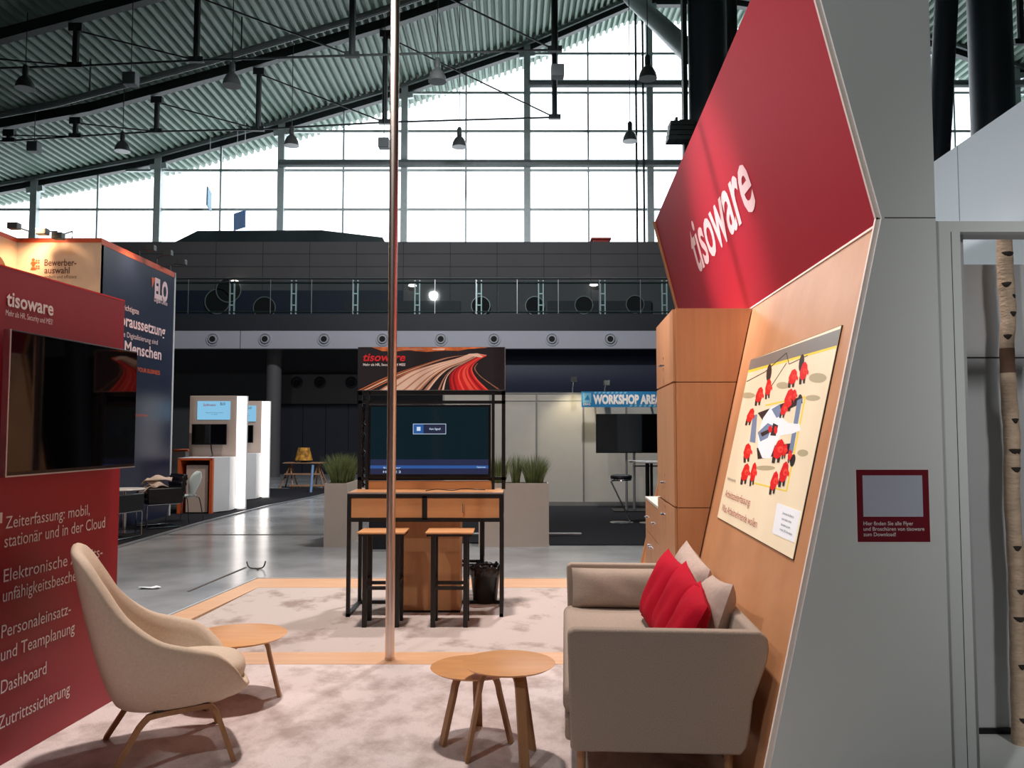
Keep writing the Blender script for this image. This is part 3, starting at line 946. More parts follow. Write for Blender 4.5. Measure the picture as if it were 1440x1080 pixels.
    # crew
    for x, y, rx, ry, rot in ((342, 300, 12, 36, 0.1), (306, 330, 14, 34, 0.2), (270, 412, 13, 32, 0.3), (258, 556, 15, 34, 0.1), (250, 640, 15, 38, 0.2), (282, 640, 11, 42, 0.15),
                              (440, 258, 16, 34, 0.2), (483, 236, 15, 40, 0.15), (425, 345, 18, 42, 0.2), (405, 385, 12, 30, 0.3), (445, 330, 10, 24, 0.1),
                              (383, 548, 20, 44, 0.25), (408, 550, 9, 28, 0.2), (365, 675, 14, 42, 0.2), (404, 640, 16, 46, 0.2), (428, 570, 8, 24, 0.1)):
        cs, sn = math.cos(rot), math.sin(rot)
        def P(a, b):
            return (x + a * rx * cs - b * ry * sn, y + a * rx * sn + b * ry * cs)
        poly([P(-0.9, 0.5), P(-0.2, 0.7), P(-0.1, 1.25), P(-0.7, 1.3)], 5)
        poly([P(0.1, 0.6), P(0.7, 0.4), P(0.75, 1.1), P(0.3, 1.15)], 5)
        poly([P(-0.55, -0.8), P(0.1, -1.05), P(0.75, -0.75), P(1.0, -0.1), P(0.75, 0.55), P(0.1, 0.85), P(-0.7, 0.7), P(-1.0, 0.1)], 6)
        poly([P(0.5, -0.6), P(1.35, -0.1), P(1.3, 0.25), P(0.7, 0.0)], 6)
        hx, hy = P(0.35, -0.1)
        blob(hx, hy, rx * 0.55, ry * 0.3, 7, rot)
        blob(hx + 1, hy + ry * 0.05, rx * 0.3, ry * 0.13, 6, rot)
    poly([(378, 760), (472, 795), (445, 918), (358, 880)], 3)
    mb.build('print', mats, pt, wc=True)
    L = []
    def tl(s, p0, p1, hpx, bold=0.0):
        a0, b0 = f.px(*zp(*p0)); a1, b1 = f.px(*zp(*p1))
        _, bh = f.px(*zp(p0[0], p0[1] - hpx))
        L.append((s, f, a0, b0 if True else (b0 + b1) / 2, bh - b0, a1 - a0, bold, 0.0))
    tl('Arbeitszeiterfassung:', (176, 735), (276, 778), 30)
    tl('Was Arbeitnehmende wollen', (163, 792), (306, 850), 30)
    for l_ in L:
        lettering('lettering', [l_], 'poster_text', pt, lift=0.0135)
    L = []
    tl('Infoimpuls', (186, 668), (218, 682), 12)
    tl('Download des Reports', (410, 806), (455, 822), 10)
    tl('und vieles unter', (406, 828), (446, 842), 10)
    tl('tisoware.com', (402, 850), (440, 862), 10)
    tl('mit dem QR Code scannen', (398, 870), (448, 890), 10)
    for l_ in L:
        lettering('small_print', [l_], 'poster_black', pt, lift=0.0135)
    # sticker on the end panel
    st = thing('sticker', 'dark red square sticker with grey field on the pale end panel', 'sticker', (at(1256, 710, YN).x, YN - 0.002, at(1256, 760, YN).z))
    A, B = at(1203.5, 660.5, YN), at(1308, 762, YN)
    f = F_END
    MB().fbox(f, A.x - 0.003, B.x + 0.003, B.z - 0.003, A.z + 0.003, 0.0006, 0.0012, 0).build('border', 'letter_white', st, wc=True)
    MB().fbox(f, A.x, B.x, B.z, A.z, 0.0006, 0.0018).build('sheet', 'sticker_red', st, wc=True)
    A2, B2 = at(1212.5, 668.5, YN), at(1298, 726.5, YN)
    MB().fbox(f, A2.x, B2.x, B2.z, A2.z, 0.0012, 0.0022).build('grey_field', 'sticker_grey', st, wc=True)
    L = []
    for k, (s, u1) in enumerate((('Hier finden Sie alle Flyer', 1284), ('und Broschüren von tisoware', 1299.5), ('zum Download!', 1259.5))):
        p0 = at(1214, 738.5 + 7.7 * k, YN); p1 = at(u1, 738 + 7.7 * k, YN)
        L.append((s, f, p0.x, p0.z, 0.0155, p1.x - p0.x, 0.006, 0.0))
    lettering('lettering', L, 'letter_white', st, lift=0.0024)

def handle(parent, fr, a, b, w=0.09, key=True, vert=False):
    mb = MB()
    if vert:
        mb.tube([fr.p(a, b - w / 2, 0.0), fr.p(a, b - w / 2, 0.03), fr.p(a, b + w / 2, 0.03), fr.p(a, b + w / 2, 0.0)], 0.006, 8)
    else:
        mb.tube([fr.p(a - w / 2, b, 0.0), fr.p(a - w / 2, b, 0.03), fr.p(a + w / 2, b, 0.03), fr.p(a + w / 2, b, 0.0)], 0.006, 8)
    o = mb.build('handle', 'chrome', parent, smooth=True, wc=True)
    return o

def build_cabinets():
    Y0, Y1, Y2 = 5.85, 6.93, 8.02
    xl = at(950, 430, Y0).x
    def wx(Y, z):
        return XV(Y) - KLOW * (HV - z) - 0.008
    def xleft(Y):
        return xl + 0.0643 * (Y - Y0)
    zs = [0.1, 1.06, 1.955, HV - 0.01]
    t = thing('tall_cabinet', 'tall wood cabinet closing the far end of the leaning wall', 'cabinet', (xl, Y0, 0))
    fl = Frame((xleft(Y1), Y1, 0), -D, (0, 0, 1))       # left face, read far to near
    Lw = (Y1 - Y0) / D.y
    for k in range(3):
        za, zb = zs[k] + 0.003, zs[k + 1] - 0.003
        mb = MB()
        secs = []
        for Y in (Y0, Y1):
            secs.append([(xleft(Y), Y, za), (wx(Y, za) if wx(Y, za) > xleft(Y) + 0.01 else xleft(Y) + 0.01, Y, za), (wx(Y, zb), Y, zb), (xleft(Y), Y, zb)])
        mb.add(secs[0] + secs[1], [(0, 1, 2, 3), (7, 6, 5, 4), (0, 4, 5, 1), (1, 5, 6, 2), (2, 6, 7, 3), (3, 7, 4, 0)])
        mb.build('carcass', 'oak_cabinet', t, wc=True)
        d = MB().fbox(fl, 0.004, Lw - 0.02, za + 0.004, zb - 0.004, 0.002, 0.02).build('door', 'oak_cabinet', t, wc=True)
        hb = {0: zb - 0.10, 1: za + 0.14, 2: za + 0.16}[k]
        handle(d, fl.shift(0, 0, 0.02), Lw * 0.45, hb)
        MB().disc(fl, Lw * 0.45, hb + 0.06, 0.012, 0.012, 0.021).build('lock', 'chrome', d, wc=True)
    MB().fbox(fl, 0.0, Lw, 0.0, 0.1, -0.015, 0.0).build('plinth', 'black_metal', t, wc=True)
    # low cabinet
    t = thing('low_cabinet', 'low wood cabinet with white worktop and drawers behind the tall cabinet', 'cabinet', (xleft(Y1), Y1, 0))
    hz = 0.95
    fl = Frame((xleft(Y2), Y2, 0), -D, (0, 0, 1))
    Lw = (Y2 - Y1) / D.y - 0.004
    secs = []
    for Y in (Y1 + 0.004, Y2):
        secs.append([(xleft(Y), Y, 0.1), (xleft(Y) + 0.05, Y, 0.1), (wx(Y, hz), Y, hz), (xleft(Y), Y, hz)])
    MB().add(secs[0] + secs[1], [(0, 1, 2, 3), (7, 6, 5, 4), (0, 4, 5, 1), (1, 5, 6, 2), (2, 6, 7, 3), (3, 7, 4, 0)]).build('carcass', 'oak_cabinet', t, wc=True)
    secs = []
    for Y in (Y1 + 0.004, Y2 + 0.01):
        secs.append([(xleft(Y) - 0.02, Y, hz), (wx(Y, hz), Y, hz), (wx(Y, hz + 0.02), Y, hz + 0.02), (xleft(Y) - 0.02, Y, hz + 0.02)])
    MB().add(secs[0] + secs[1], [(0, 1, 2, 3), (7, 6, 5, 4), (0, 4, 5, 1), (1, 5, 6, 2), (2, 6, 7, 3), (3, 7, 4, 0)]).build('worktop', 'white_lacquer', t, wc=True)
    for k in range(2):
        d = MB().fbox(fl, 0.004 + k * Lw / 2, (k + 1) * Lw / 2 - 0.004, 0.66, hz - 0.006, 0.002, 0.018).build('drawer', 'oak_cabinet', t, wc=True)
        handle(d, fl.shift(0, 0, 0.018), (k + 0.5) * Lw / 2, 0.80)
        d = MB().fbox(fl, 0.004 + k * Lw / 2, (k + 1) * Lw / 2 - 0.004, 0.11, 0.652, 0.002, 0.018).build('door', 'oak_cabinet', t, wc=True)
        handle(d, fl.shift(0, 0, 0.018), Lw / 2 + (0.08 if k else -0.08), 0.56)
    MB().fbox(fl, 0.0, Lw, 0.0, 0.1, -0.015, 0.0).build('plinth', 'black_metal', t, wc=True)

# ------------------------------------------------------------------ birch niche on the right edge
def build_niche():
    Y = YN + 0.04
    t = thing('niche_wall', 'white partition with a framed opening at the right edge', 'partition', (1.8, Y, 0))
    zt = at(1316, 311, Y).z
    xa = 1.80
    xo = at(1362, 700, Y).x
    zh = at(1400, 326, Y).z
    MB().box(xa, xo, Y, Y + 0.05, 0, zt).box(xo, 4.2, Y, Y + 0.05, zh, zt).build('face_frame', 'white_panel', t, wc=True)
    xm = at(1349, 700, Y).x
    MB().box(xm - 0.0015, xm + 0.0015, Y - 0.0008, Y, 0, zh).build('joint', 'letter_dark', t, wc=True)
    MB().box(xo, xo + 0.04, Y + 0.05, Y + 0.16, 0, zh).build('reveal', 'kiosk_white', t, wc=True)
    MB().box(xo, 4.2, Y + 0.05, Y + 0.14, zh, zh + 0.03).build('soffit', 'niche_grey', t, wc=True)
    Yb = Y + 0.92
    z1 = at(1400, 372, Yb).z
    zj = at(1400, 503, Yb).z
    MB().box(xa + 0.1, 4.4, Yb, Yb + 0.05, 0.06, z1).build('rear_panel', 'niche_grey', t, wc=True)
    MB().box(xa + 0.1, 4.4, Yb - 0.002, Yb, zj - 0.004, zj + 0.004).build('panel_joint', 'letter_dark', t, wc=True)
    MB().box(xa + 0.1, 4.4, Yb - 0.01, Yb + 0.02, 0.02, 0.06).build('dark_skirting', 'black_metal', t, wc=True)
    MB().box(xo, 4.4, Y + 0.05, Yb + 0.02, 0.0, 0.03).build('plinth', 'white_panel', t, wc=True)
    # birch trunk
    tb = thing('birch_trunk', 'birch trunk standing in the white framed niche at the right edge', 'tree trunk', (at(1432, 1040, 4.22).x, 4.22, 0.03))
    cl = [(1412, 328), (1414, 390), (1418, 440), (1416, 490), (1419, 560), (1423, 620), (1423, 700), (1429, 800), (1430, 880), (1432, 960), (1435, 1041)]
    wd = [10, 10.5, 10, 9, 10.5, 10.5, 10, 10.5, 9.5, 10, 11]
    Yt = 4.22
    pts = [at(u, v, Yt) for u, v in cl][::-1]
    pts[0].z = 0.03
    pts.append(at(1411, 317, Yt))
    rr = [w * Yt / F for w in wd][::-1]
    rr.append(rr[-1])
    pts2 = catmull(pts, 6)
    r2 = [rr[min(int(i / 6), len(rr) - 1)] * (1 - (i % 6) / 6) + rr[min(int(i / 6) + 1, len(rr) - 1)] * ((i % 6) / 6) for i in range(len(pts2))]
    r2 = [r_ * (1 + 0.04 * math.sin(i * 1.7)) for i, r_ in enumerate(r2)]
    for p in pts2:
        pass
    MB().tube(pts2, r2, 18).build('bark', 'birch_bark', tb, smooth=True, wc=True)
    random.seed(4)
    def ctr(v):
        z = at(1420, v, Yt).z
        best = min(range(len(pts2)), key=lambda i: abs(pts2[i].z - z))
        return pts2[best], r2[best]
    for v, s, wk in ((352, 0.0, 0.9), (400, -0.6, 0.6), (418, 0.7, 0.4), (442, 0.2, 0.5), (476, -0.6, 0.6), (588, 0.1, 0.5), (630, -0.3, 0.7), (636, 0.5, 0.6), (664, 0.1, 0.7), (772, -0.3, 0.5), (834, 0.0, 0.5), (862, -0.1, 0.9), (928, 0.0, 0.5), (1004, 0.0, 0.6)):
        p, r_ = ctr(v)
        mb = MB()
        rows = []
        for j in range(9):
            a = -math.pi / 2 + s * 0.8 + (j - 4) / 4 * wk
            hgt = 0.014 * (1 - ((j - 4) / 4.3) ** 2)
            zc = p.z - 0.010 * (1 - ((j - 4) / 4) ** 2)
            rows.append([(p.x + q * r_ * math.cos(a), p.y + q * r_ * math.sin(a), zc + e_ * hgt) for q, e_ in ((1.0, -1.0), (1.06, -0.4), (1.06, 0.4), (1.0, 1.0))])
        mb.grid(rows)
        mb.build('knot', 'birch_knot', tb, wc=True)
    ia = [i for i, p in enumerate(pts2) if at(1420, 533, Yt).z < p.z < at(1420, 487, Yt).z]
    MB().tube([pts2[i] for i in ia], [r2[i] * 1.015 for i in ia], 18).build('stripped_patch', 'birch_brown', tb, smooth=True, wc=True)
    # pale board behind
    b = thing('side_board', 'pale high board coloured as by daylight behind the niche, sloping away at upper right', 'board', (3.5, 7, 0))
    p0, p1 = at(1445, 137, 5.6), at(1300, 236, 7.15)
    hh = (p0.z + p1.z) / 2
    fr = Frame((p1.x, p1.y, 0), (p0 - p1).to_3d() * Vector((1, 1, 0)), (0, 0, 1))
    ln = (Vector((p0.x, p0.y, 0)) - Vector((p1.x, p1.y, 0))).length
    MB().fbox(fr, -2.0, ln + 0.5, 0.0, hh, -0.05, 0.0).build('panel', 'daylit_board', b, wc=True)
    aj, _ = fr.px(1348, 260)
    MB().fbox(fr, aj - 0.004, aj + 0.004, 0.0, hh, 0.0, 0.002).build('panel_joint', 'mid_steel', b, wc=True)

# ------------------------------------------------------------------ left red wall with screen
P_END = ground(160, 989)
F_LEFT = Frame((P_END.x, P_END.y, 0), (0.0745, 0.921, 0), (0, 0, 1))
H_LEFT = 2.39

def build_left_wall():
    f = F_LEFT
    t = thing('display_wall', 'red free-standing display wall with white German text at the left', 'display wall', f.p(0, 0))
    MB().fbox(f, -3.2, 0.0, 0.018, H_LEFT, -0.10, 0.0).build('panel', 'red_wall', t, wc=True, bevel=0.003)
    MB().fbox(f, -3.2, 0.0, H_LEFT - 0.002, H_LEFT + 0.006, -0.101, 0.001).build('top_edge', 'letter_red', t, wc=True)
    L = []
    def tl(s, p0, p1, hpx, bold=0.0, part=1.0):
        a0, b0 = f.px(*p0); a1, b1 = f.px(*p1)
        _, bh = f.px(p0[0], p0[1] - hpx)
        L.append((s, f, a0, (b0 + b1) / 2, bh - b0, (a1 - a0) / part, bold, 0.0))
    tl('Zeiterfassung: mobil,', (6.6, 739.7), (125, 727), 17.5)
    tl('stationär und in der Cloud', (5, 769), (146.6, 742.5), 18.5)
    tl('Elektronische Arbeits-', (3.9, 816.7), (143, 784.5), 18.5)
    tl('unfähigkeitsbescheinigung', (2.7, 846.7), (139, 807), 18.5)
    tl('Personaleinsatz-', (0.8, 896.5), (98.4, 864), 18.5)
    tl('und Teamplanung', (0, 926), (103.8, 893), 18.5)
    tl('Dashboard', (0, 973), (64, 950), 19)
    tl('Zutrittssicherung', (-4, 1023), (97, 979), 19)
    tl('Mehr als HR, Security und MES!', (7, 443), (73, 457), 8.5)
    a0, b0 = f.px(-6, 742)
    lettering('lettering', L, 'letter_white', t)
    L = []
    tl('tisoware', (8, 429), (74, 444), 21, 0.022)
    lettering('name_lettering', L, 'letter_white', t)
    mb = MB()
    for v in (734, 812, 892, 968, 1016):
        a, b = f.px(2 if v == 734 else -6, v)
        mb.fbox(f, a - 0.05, a, b - 0.005, b + 0.045, 0, 0.004)
    mb.build('bullet', 'letter_white', t, wc=True)
    # screen
    c = 0.10
    g = [f.px(u, v, c) for u, v in ((12, 463), (192.5, 494), (190.5, 655), (10, 672))]
    a0, a1 = (g[0][0] + g[3][0]) / 2, (g[1][0] + g[2][0]) / 2
    b1, b0 = (g[0][1] + g[1][1]) / 2, (g[2][1] + g[3][1]) / 2
    print('tv', g)
    s = thing('television', 'large dark glossy television mounted on the red wall at left', 'television', f.p((a0 + a1) / 2, b0, c))
    MB().fbox(f, a0, a1, b0, b1, c - 0.035, c).build('casing', 'tv_case', s, wc=True, bevel=0.004)
    MB().fbox(f, a0 + 0.008, a1 - 0.008, b0 + 0.02, b1 - 0.008, c, c + 0.002).build('screen', 'screen_black', s, wc=True)
    MB().fbox(f, a0 - 0.003, a0 + 0.006, b0, b1, c - 0.03, c + 0.002).fbox(f, a0, a1, b0 - 0.003, b0 + 0.004, c - 0.02, c + 0.002).build('rim', 'alu', s, wc=True)
    MB().fbox(f, (a0 + a1) / 2 - 0.25, (a0 + a1) / 2 + 0.25, b0 + 0.15, b1 - 0.15, 0.0, c - 0.03).build('wall_mount', 'black_metal', s, wc=True)

# ------------------------------------------------------------------ seating and small tables
def build_armchair():
    t = thing('armchair', 'cream upholstered lounge chair with high back and wooden legs by the red wall', 'armchair', (-1.715, 4.175, 0.021), R(27))
    rim = [(.365, 0, .325), (.358, .17, .325), (.325, .275, .35), (.265, .335, .44), (.18, .375, .515), (.06, .39, .555), (-.09, .385, .605), (-.24, .365, .725), (-.345, .34, .875), (-.41, .29, .972), (-.45, .16, 1.008), (-.455, 0, 1.012)]
    base = [(.31, 0, .275), (.295, .12, .275), (.26, .19, .275), (.20, .23, .275), (.13, .25, .275), (.07, .255, .272), (-.05, .255, .27), (-.14, .235, .27), (-.20, .19, .272), (-.235, .13, .275), (-.25, .06, .275), (-.252, 0, .275)]
    n = 6
    rm, bs = catmull(rim, n), catmull(base, n)
    def full(half):
        return half + [Vector((p.x, -p.y, p.z)) for p in half[-2:0:-1]]
    rm, bs = full(rm), full(bs)
    N_ = len(rm)
    c0 = Vector((0.02, 0, 0))
    def ring(tt):
        out = []
        for p, b in zip(rm, bs):
            ctrl = Vector((b.x + (p.x - b.x) * 0.45, b.y + (p.y - b.y) * 0.85, b.z + (p.z - b.z) * 0.22))
            out.append(b * (1 - tt) ** 2 + ctrl * 2 * tt * (1 - tt) + p * tt * tt)
        return out
    outer = [ring(k / 10) for k in range(11)]
    th = 0.058
    def inward(p, amt):
        d = Vector((0.05 - p.x, -p.y, 0))
        # back part moves mostly forward
        if d.length > 1e-5:
            d.normalize()
        return p + d * amt
    rows = [[Vector((b.x * s_, b.y * s_, 0.262)) for b in bs] for s_ in (0.02, 0.5, 0.93)]
    rows += outer
    rows.append([inward(p, 0.008) + Vector((0, 0, 0.012)) for p in rm])
    rows.append([inward(p, 0.024) + Vector((0, 0, 0.018)) for p in rm])
    rows.append([inward(p, 0.040) + Vector((0, 0, 0.012)) for p in rm])
    for k in range(10, 0, -1):
        r_ = ring(k / 10)
        rows.append([Vector((inward(p, th).x, inward(p, th).y, max(p.z - 0.004, 0.30))) for p in r_])
    rows.append([Vector((b.x * 0.05, b.y * 0.05, 0.30)) for b in bs])
    MB().grid(rows, closed=True).build('shell', 'chair_cream', t, smooth=True, angle=180)
    # seat cushion
    rows = []
    def ell(a, b, z, e=2.5, cx=0.07):
        out = []
        for k in range(48):
            q = 2 * math.pi * k / 48
            cc, ss = math.cos(q), math.sin(q)
            out.append(Vector((cx + a * math.copysign(abs(cc) ** (2 / e), cc), b * math.copysign(abs(ss) ** (2 / e), ss), z)))
        return out
    for s_, z in ((0.02, .315), (0.9, .315), (0.97, .33), (1.0, .36), (0.985, .39), (0.94, .408), (0.8, .42), (0.5, .425), (0.02, .425)):
        rows.append(ell(0.29 * s_, 0.258 * s_, z + 0.02))
    MB().grid(rows, closed=True).build('seat_cushion', 'chair_cream', t, smooth=True, angle=180)
    for sg in (1, -1):
        path = [(-.275, .30, 0), (-.15, .262, .205), (-.118, .25, .236), (-.08, .245, .25), (.12, .245, .262), (.165, .247, .257), (.195, .255, .225), (.27, .295, 0)]
        path = [Vector((x, y * sg, z)) for x, y, z in path]
        p2 = [path[0], path[1]] + catmull(path[1:7], 5)[1:-1] + [path[6], path[7]]
        MB().ribbon(p2, 0.034, 0.024, (0, 1, 0)).build('leg_frame', 'oak_leg', t, bevel=0.005)
    for x in (-.06, .14):
        MB().box(x - 0.016, x + 0.016, -0.26, 0.26, 0.248, 0.276).build('cross_bar', 'black_metal', t)

def coffee_table(label, cx, cy, dia, h, feet, top_mat='oak_table'):
    t = thing('coffee_table', label, 'table', (cx, cy, 0.018), 0, 'round wooden coffee tables')
    r = dia / 2
    hh = h - 0.018
    MB().lathe([(0.02, hh - 0.014), (r - 0.022, hh - 0.014), (r - 0.004, hh - 0.003), (r, hh), (r - 0.003, hh + 0.001), (0.02, hh + 0.001)], 72).build('tabletop', top_mat, t, smooth=True, angle=30)
    for fx, fy in feet:
        d = Vector((fx - cx, fy - cy, 0))
        R_ = d.length
        d.normalize()
        side = Vector((-d.y, d.x, 0))
        z0 = hh - 0.024
        ri = R_ - 0.075
        pts = [(0.03, z0), (ri - 0.075, z0), (ri - 0.045, z0 - 0.003), (ri - 0.022, z0 - 0.013), (ri - 0.006, z0 - 0.03), (ri + 0.004, z0 - 0.055), (ri + 0.013, z0 - 0.10), (R_, 0.0)]
        MB().ribbon([d * a + Vector((0, 0, z)) for a, z in pts], 0.046, 0.02, side).build('leg', 'oak_leg', t, bevel=0.003)
    return t

def pillow_mb(w, h, th, n=14, pinch=0.06, seed=0):
    """Square cushion in the local (x, z) plane, thickness along y, standing on z=0."""
    random.seed(seed)
    mb = MB()
    for sg in (1, -1):
        rows = []
        for i in range(n + 1):
            row = []
            for j in range(n + 1):
                a, b = 2 * i / n - 1, 2 * j / n - 1
                prof_ = (max(0, 1 - a ** 4) * max(0, 1 - b ** 4)) ** 0.55
                prof_ *= 0.8 + 0.2 * (1 - (a * a + b * b) / 2)
                k = 1 - pinch * (1 - a * a) * abs(b) ** 3 * 0
                xx = a * (1 - pinch * (1 - b * b) * abs(a)) if True else a
                zz = b * (1 - pinch * (1 - a * a) * abs(b))
                wr = 0.006 * math.sin(7 * a + 3 * b + seed) * (1 - a * a) * (1 - b * b)
                row.append((xx * w / 2, sg * (th / 2 * prof_ + wr * (prof_ > 0.05)), h / 2 + zz * h / 2))
            rows.append(row if sg > 0 else row[::-1])
        mb.grid(rows)
    return mb

def build_sofa():
    rz = -math.atan(0.0643)
    o0 = Vector((0.243, 3.65, 0.018))
    t = thing('sofa', 'taupe fabric two-seat sofa against the leaning wood wall', 'sofa', o0, rz)
    Ln, zb, zt = 1.86, 0.19, 0.716
    side = [(0.012, zb + 0.012), (0.03, zb), (0.745, zb), (0.77, zb + 0.03), (0.785, 0.30), (0.80, 0.42), (0.83, 0.50), (0.862, 0.585), (0.872, 0.64), (0.866, 0.69), (0.835, zt), (0.03, zt), (0.004, zt - 0.012), (0.0, zt - 0.03)]
    fx = Frame((0, 0, 0), (1, 0, 0), (0, 0, 1))     # normal is -y
    MB().prism(side, fx, -0.06, 0.0).build('arm', 'sofa_fabric', t, bevel=0.014, seg=3, smooth=True)
    MB().prism(side, fx, -Ln, -Ln + 0.06).build('arm', 'sofa_fabric', t, bevel=0.014, seg=3, smooth=True)
    back = [(0.70, zb), (0.745, zb), (0.77, zb + 0.03), (0.785, 0.30), (0.80, 0.42), (0.83, 0.50), (0.862, 0.585), (0.872, 0.64), (0.866, 0.69), (0.835, zt), (0.80, zt - 0.01), (0.775, 0.60), (0.74, 0.46)]
    MB().prism(back, fx, -Ln + 0.055, -0.055).build('back', 'sofa_fabric', t, bevel=0.012, seg=3, smooth=True)
    MB().box(-0.012, 0.74, 0.062, Ln - 0.062, zb + 0.02, 0.315).build('base', 'sofa_fabric', t, bevel=0.02, seg=3, smooth=True)
    MB().box(-0.02, 0.735, 0.064, Ln - 0.064, 0.318, 0.452).build('seat_cushion', 'sofa_fabric', t, bevel=0.045, seg=4, smooth=True)
    # tucked pillow against the far arm
    b = pillow_mb(0.60, 0.255, 0.17, seed=3, pinch=0.02).build('arm_cushion', 'sofa_fabric', t, smooth=True, angle=180)
    b.location = (0.335, Ln - 0.155, 0.445)
    b.rotation_euler = (R(-8), 0, 0)
    for x, y in ((0.06, 0.06), (0.70, 0.06), (0.06, Ln - 0.06), (0.70, Ln - 0.06)):
        MB().tube([(x, y, 0), (x, y, zb + 0.01)], [0.016, 0.021], 12).build('leg', 'oak_leg', t, smooth=True)
    def lean(name, label, cat, group, w, h, th, x, y, z, ry, yaw, roll, material, seed):
        o = pillow_mb(w, h, th, seed=seed).build(name, material, None, smooth=True, angle=180)
        Rm = Matrix.Rotation(rz, 4, 'Z') @ Matrix.Rotation(R(yaw), 4, 'Z') @ Matrix.Rotation(R(90), 4, 'Z')
        Lm = Matrix.Rotation(rz, 4, 'Z') @ Matrix.Rotation(R(yaw), 4, 'Z') @ Matrix.Rotation(R(ry), 4, 'Y') @ Matrix.Rotation(R(roll), 4, 'X') @ Matrix.Rotation(R(90), 4, 'Z')
        p = o0 + Matrix.Rotation(rz, 3, 'Z') @ Vector((x, y, z))
        o.matrix_world = Matrix.Translation(p) @ Lm
        tag(o, label, cat, group)
        return o
    lean('cushion', 'pale pinkish back cushion at the far end of the sofa, behind the red cushions', 'cushion', 'pale sofa back cushions', 0.62, 0.42, 0.17, 0.655, 1.38, 0.455, 17, 6, 8, 'back_cushion', 1)
    lean('cushion', 'pale pinkish back cushion at the near end of the sofa, by the near arm', 'cushion', 'pale sofa back cushions', 0.62, 0.40, 0.17, 0.665, 0.66, 0.445, 20, -3, -6, 'back_cushion', 2)
    lean('cushion', 'red cushion farthest along the sofa, tallest of the three', 'cushion', 'red sofa cushions', 0.44, 0.44, 0.15, 0.47, 1.20, 0.45, 22, 8, 6, 'red_velvet', 5)
    lean('cushion', 'red cushion in the middle of the three on the sofa', 'cushion', 'red sofa cushions', 0.43, 0.43, 0.15, 0.49, 0.85, 0.445, 24, 4, 9, 'red_velvet', 6)
    lean('cushion', 'red cushion nearest the near sofa arm, lowest of the three', 'cushion', 'red sofa cushions', 0.42, 0.40, 0.15, 0.50, 0.52, 0.435, 26, -2, 7, 'red_velvet', 7)

# ------------------------------------------------------------------ desk with screen, stools, bin, pole
def build_pole():
    p = ground(548, 931)
    t = thing('steel_pole', 'tall shiny steel pole standing on the wood floor strip', 'pole', (p.x, p.y, 0.02))
    MB().tube([(0, 0, 0), (0, 0, 16.9)], 0.032, 28).build('tube', 'brushed_steel', t, smooth=True)
    MB().lathe([(0.036, 0.0), (0.036, 0.012), (0.033, 0.014)], 28).build('base_ring', 'brushed_steel', t, smooth=True)

DX0, DX1, DY0, DY1, DZ = -1.42, -0.075, 7.09, 7.66, 1.076

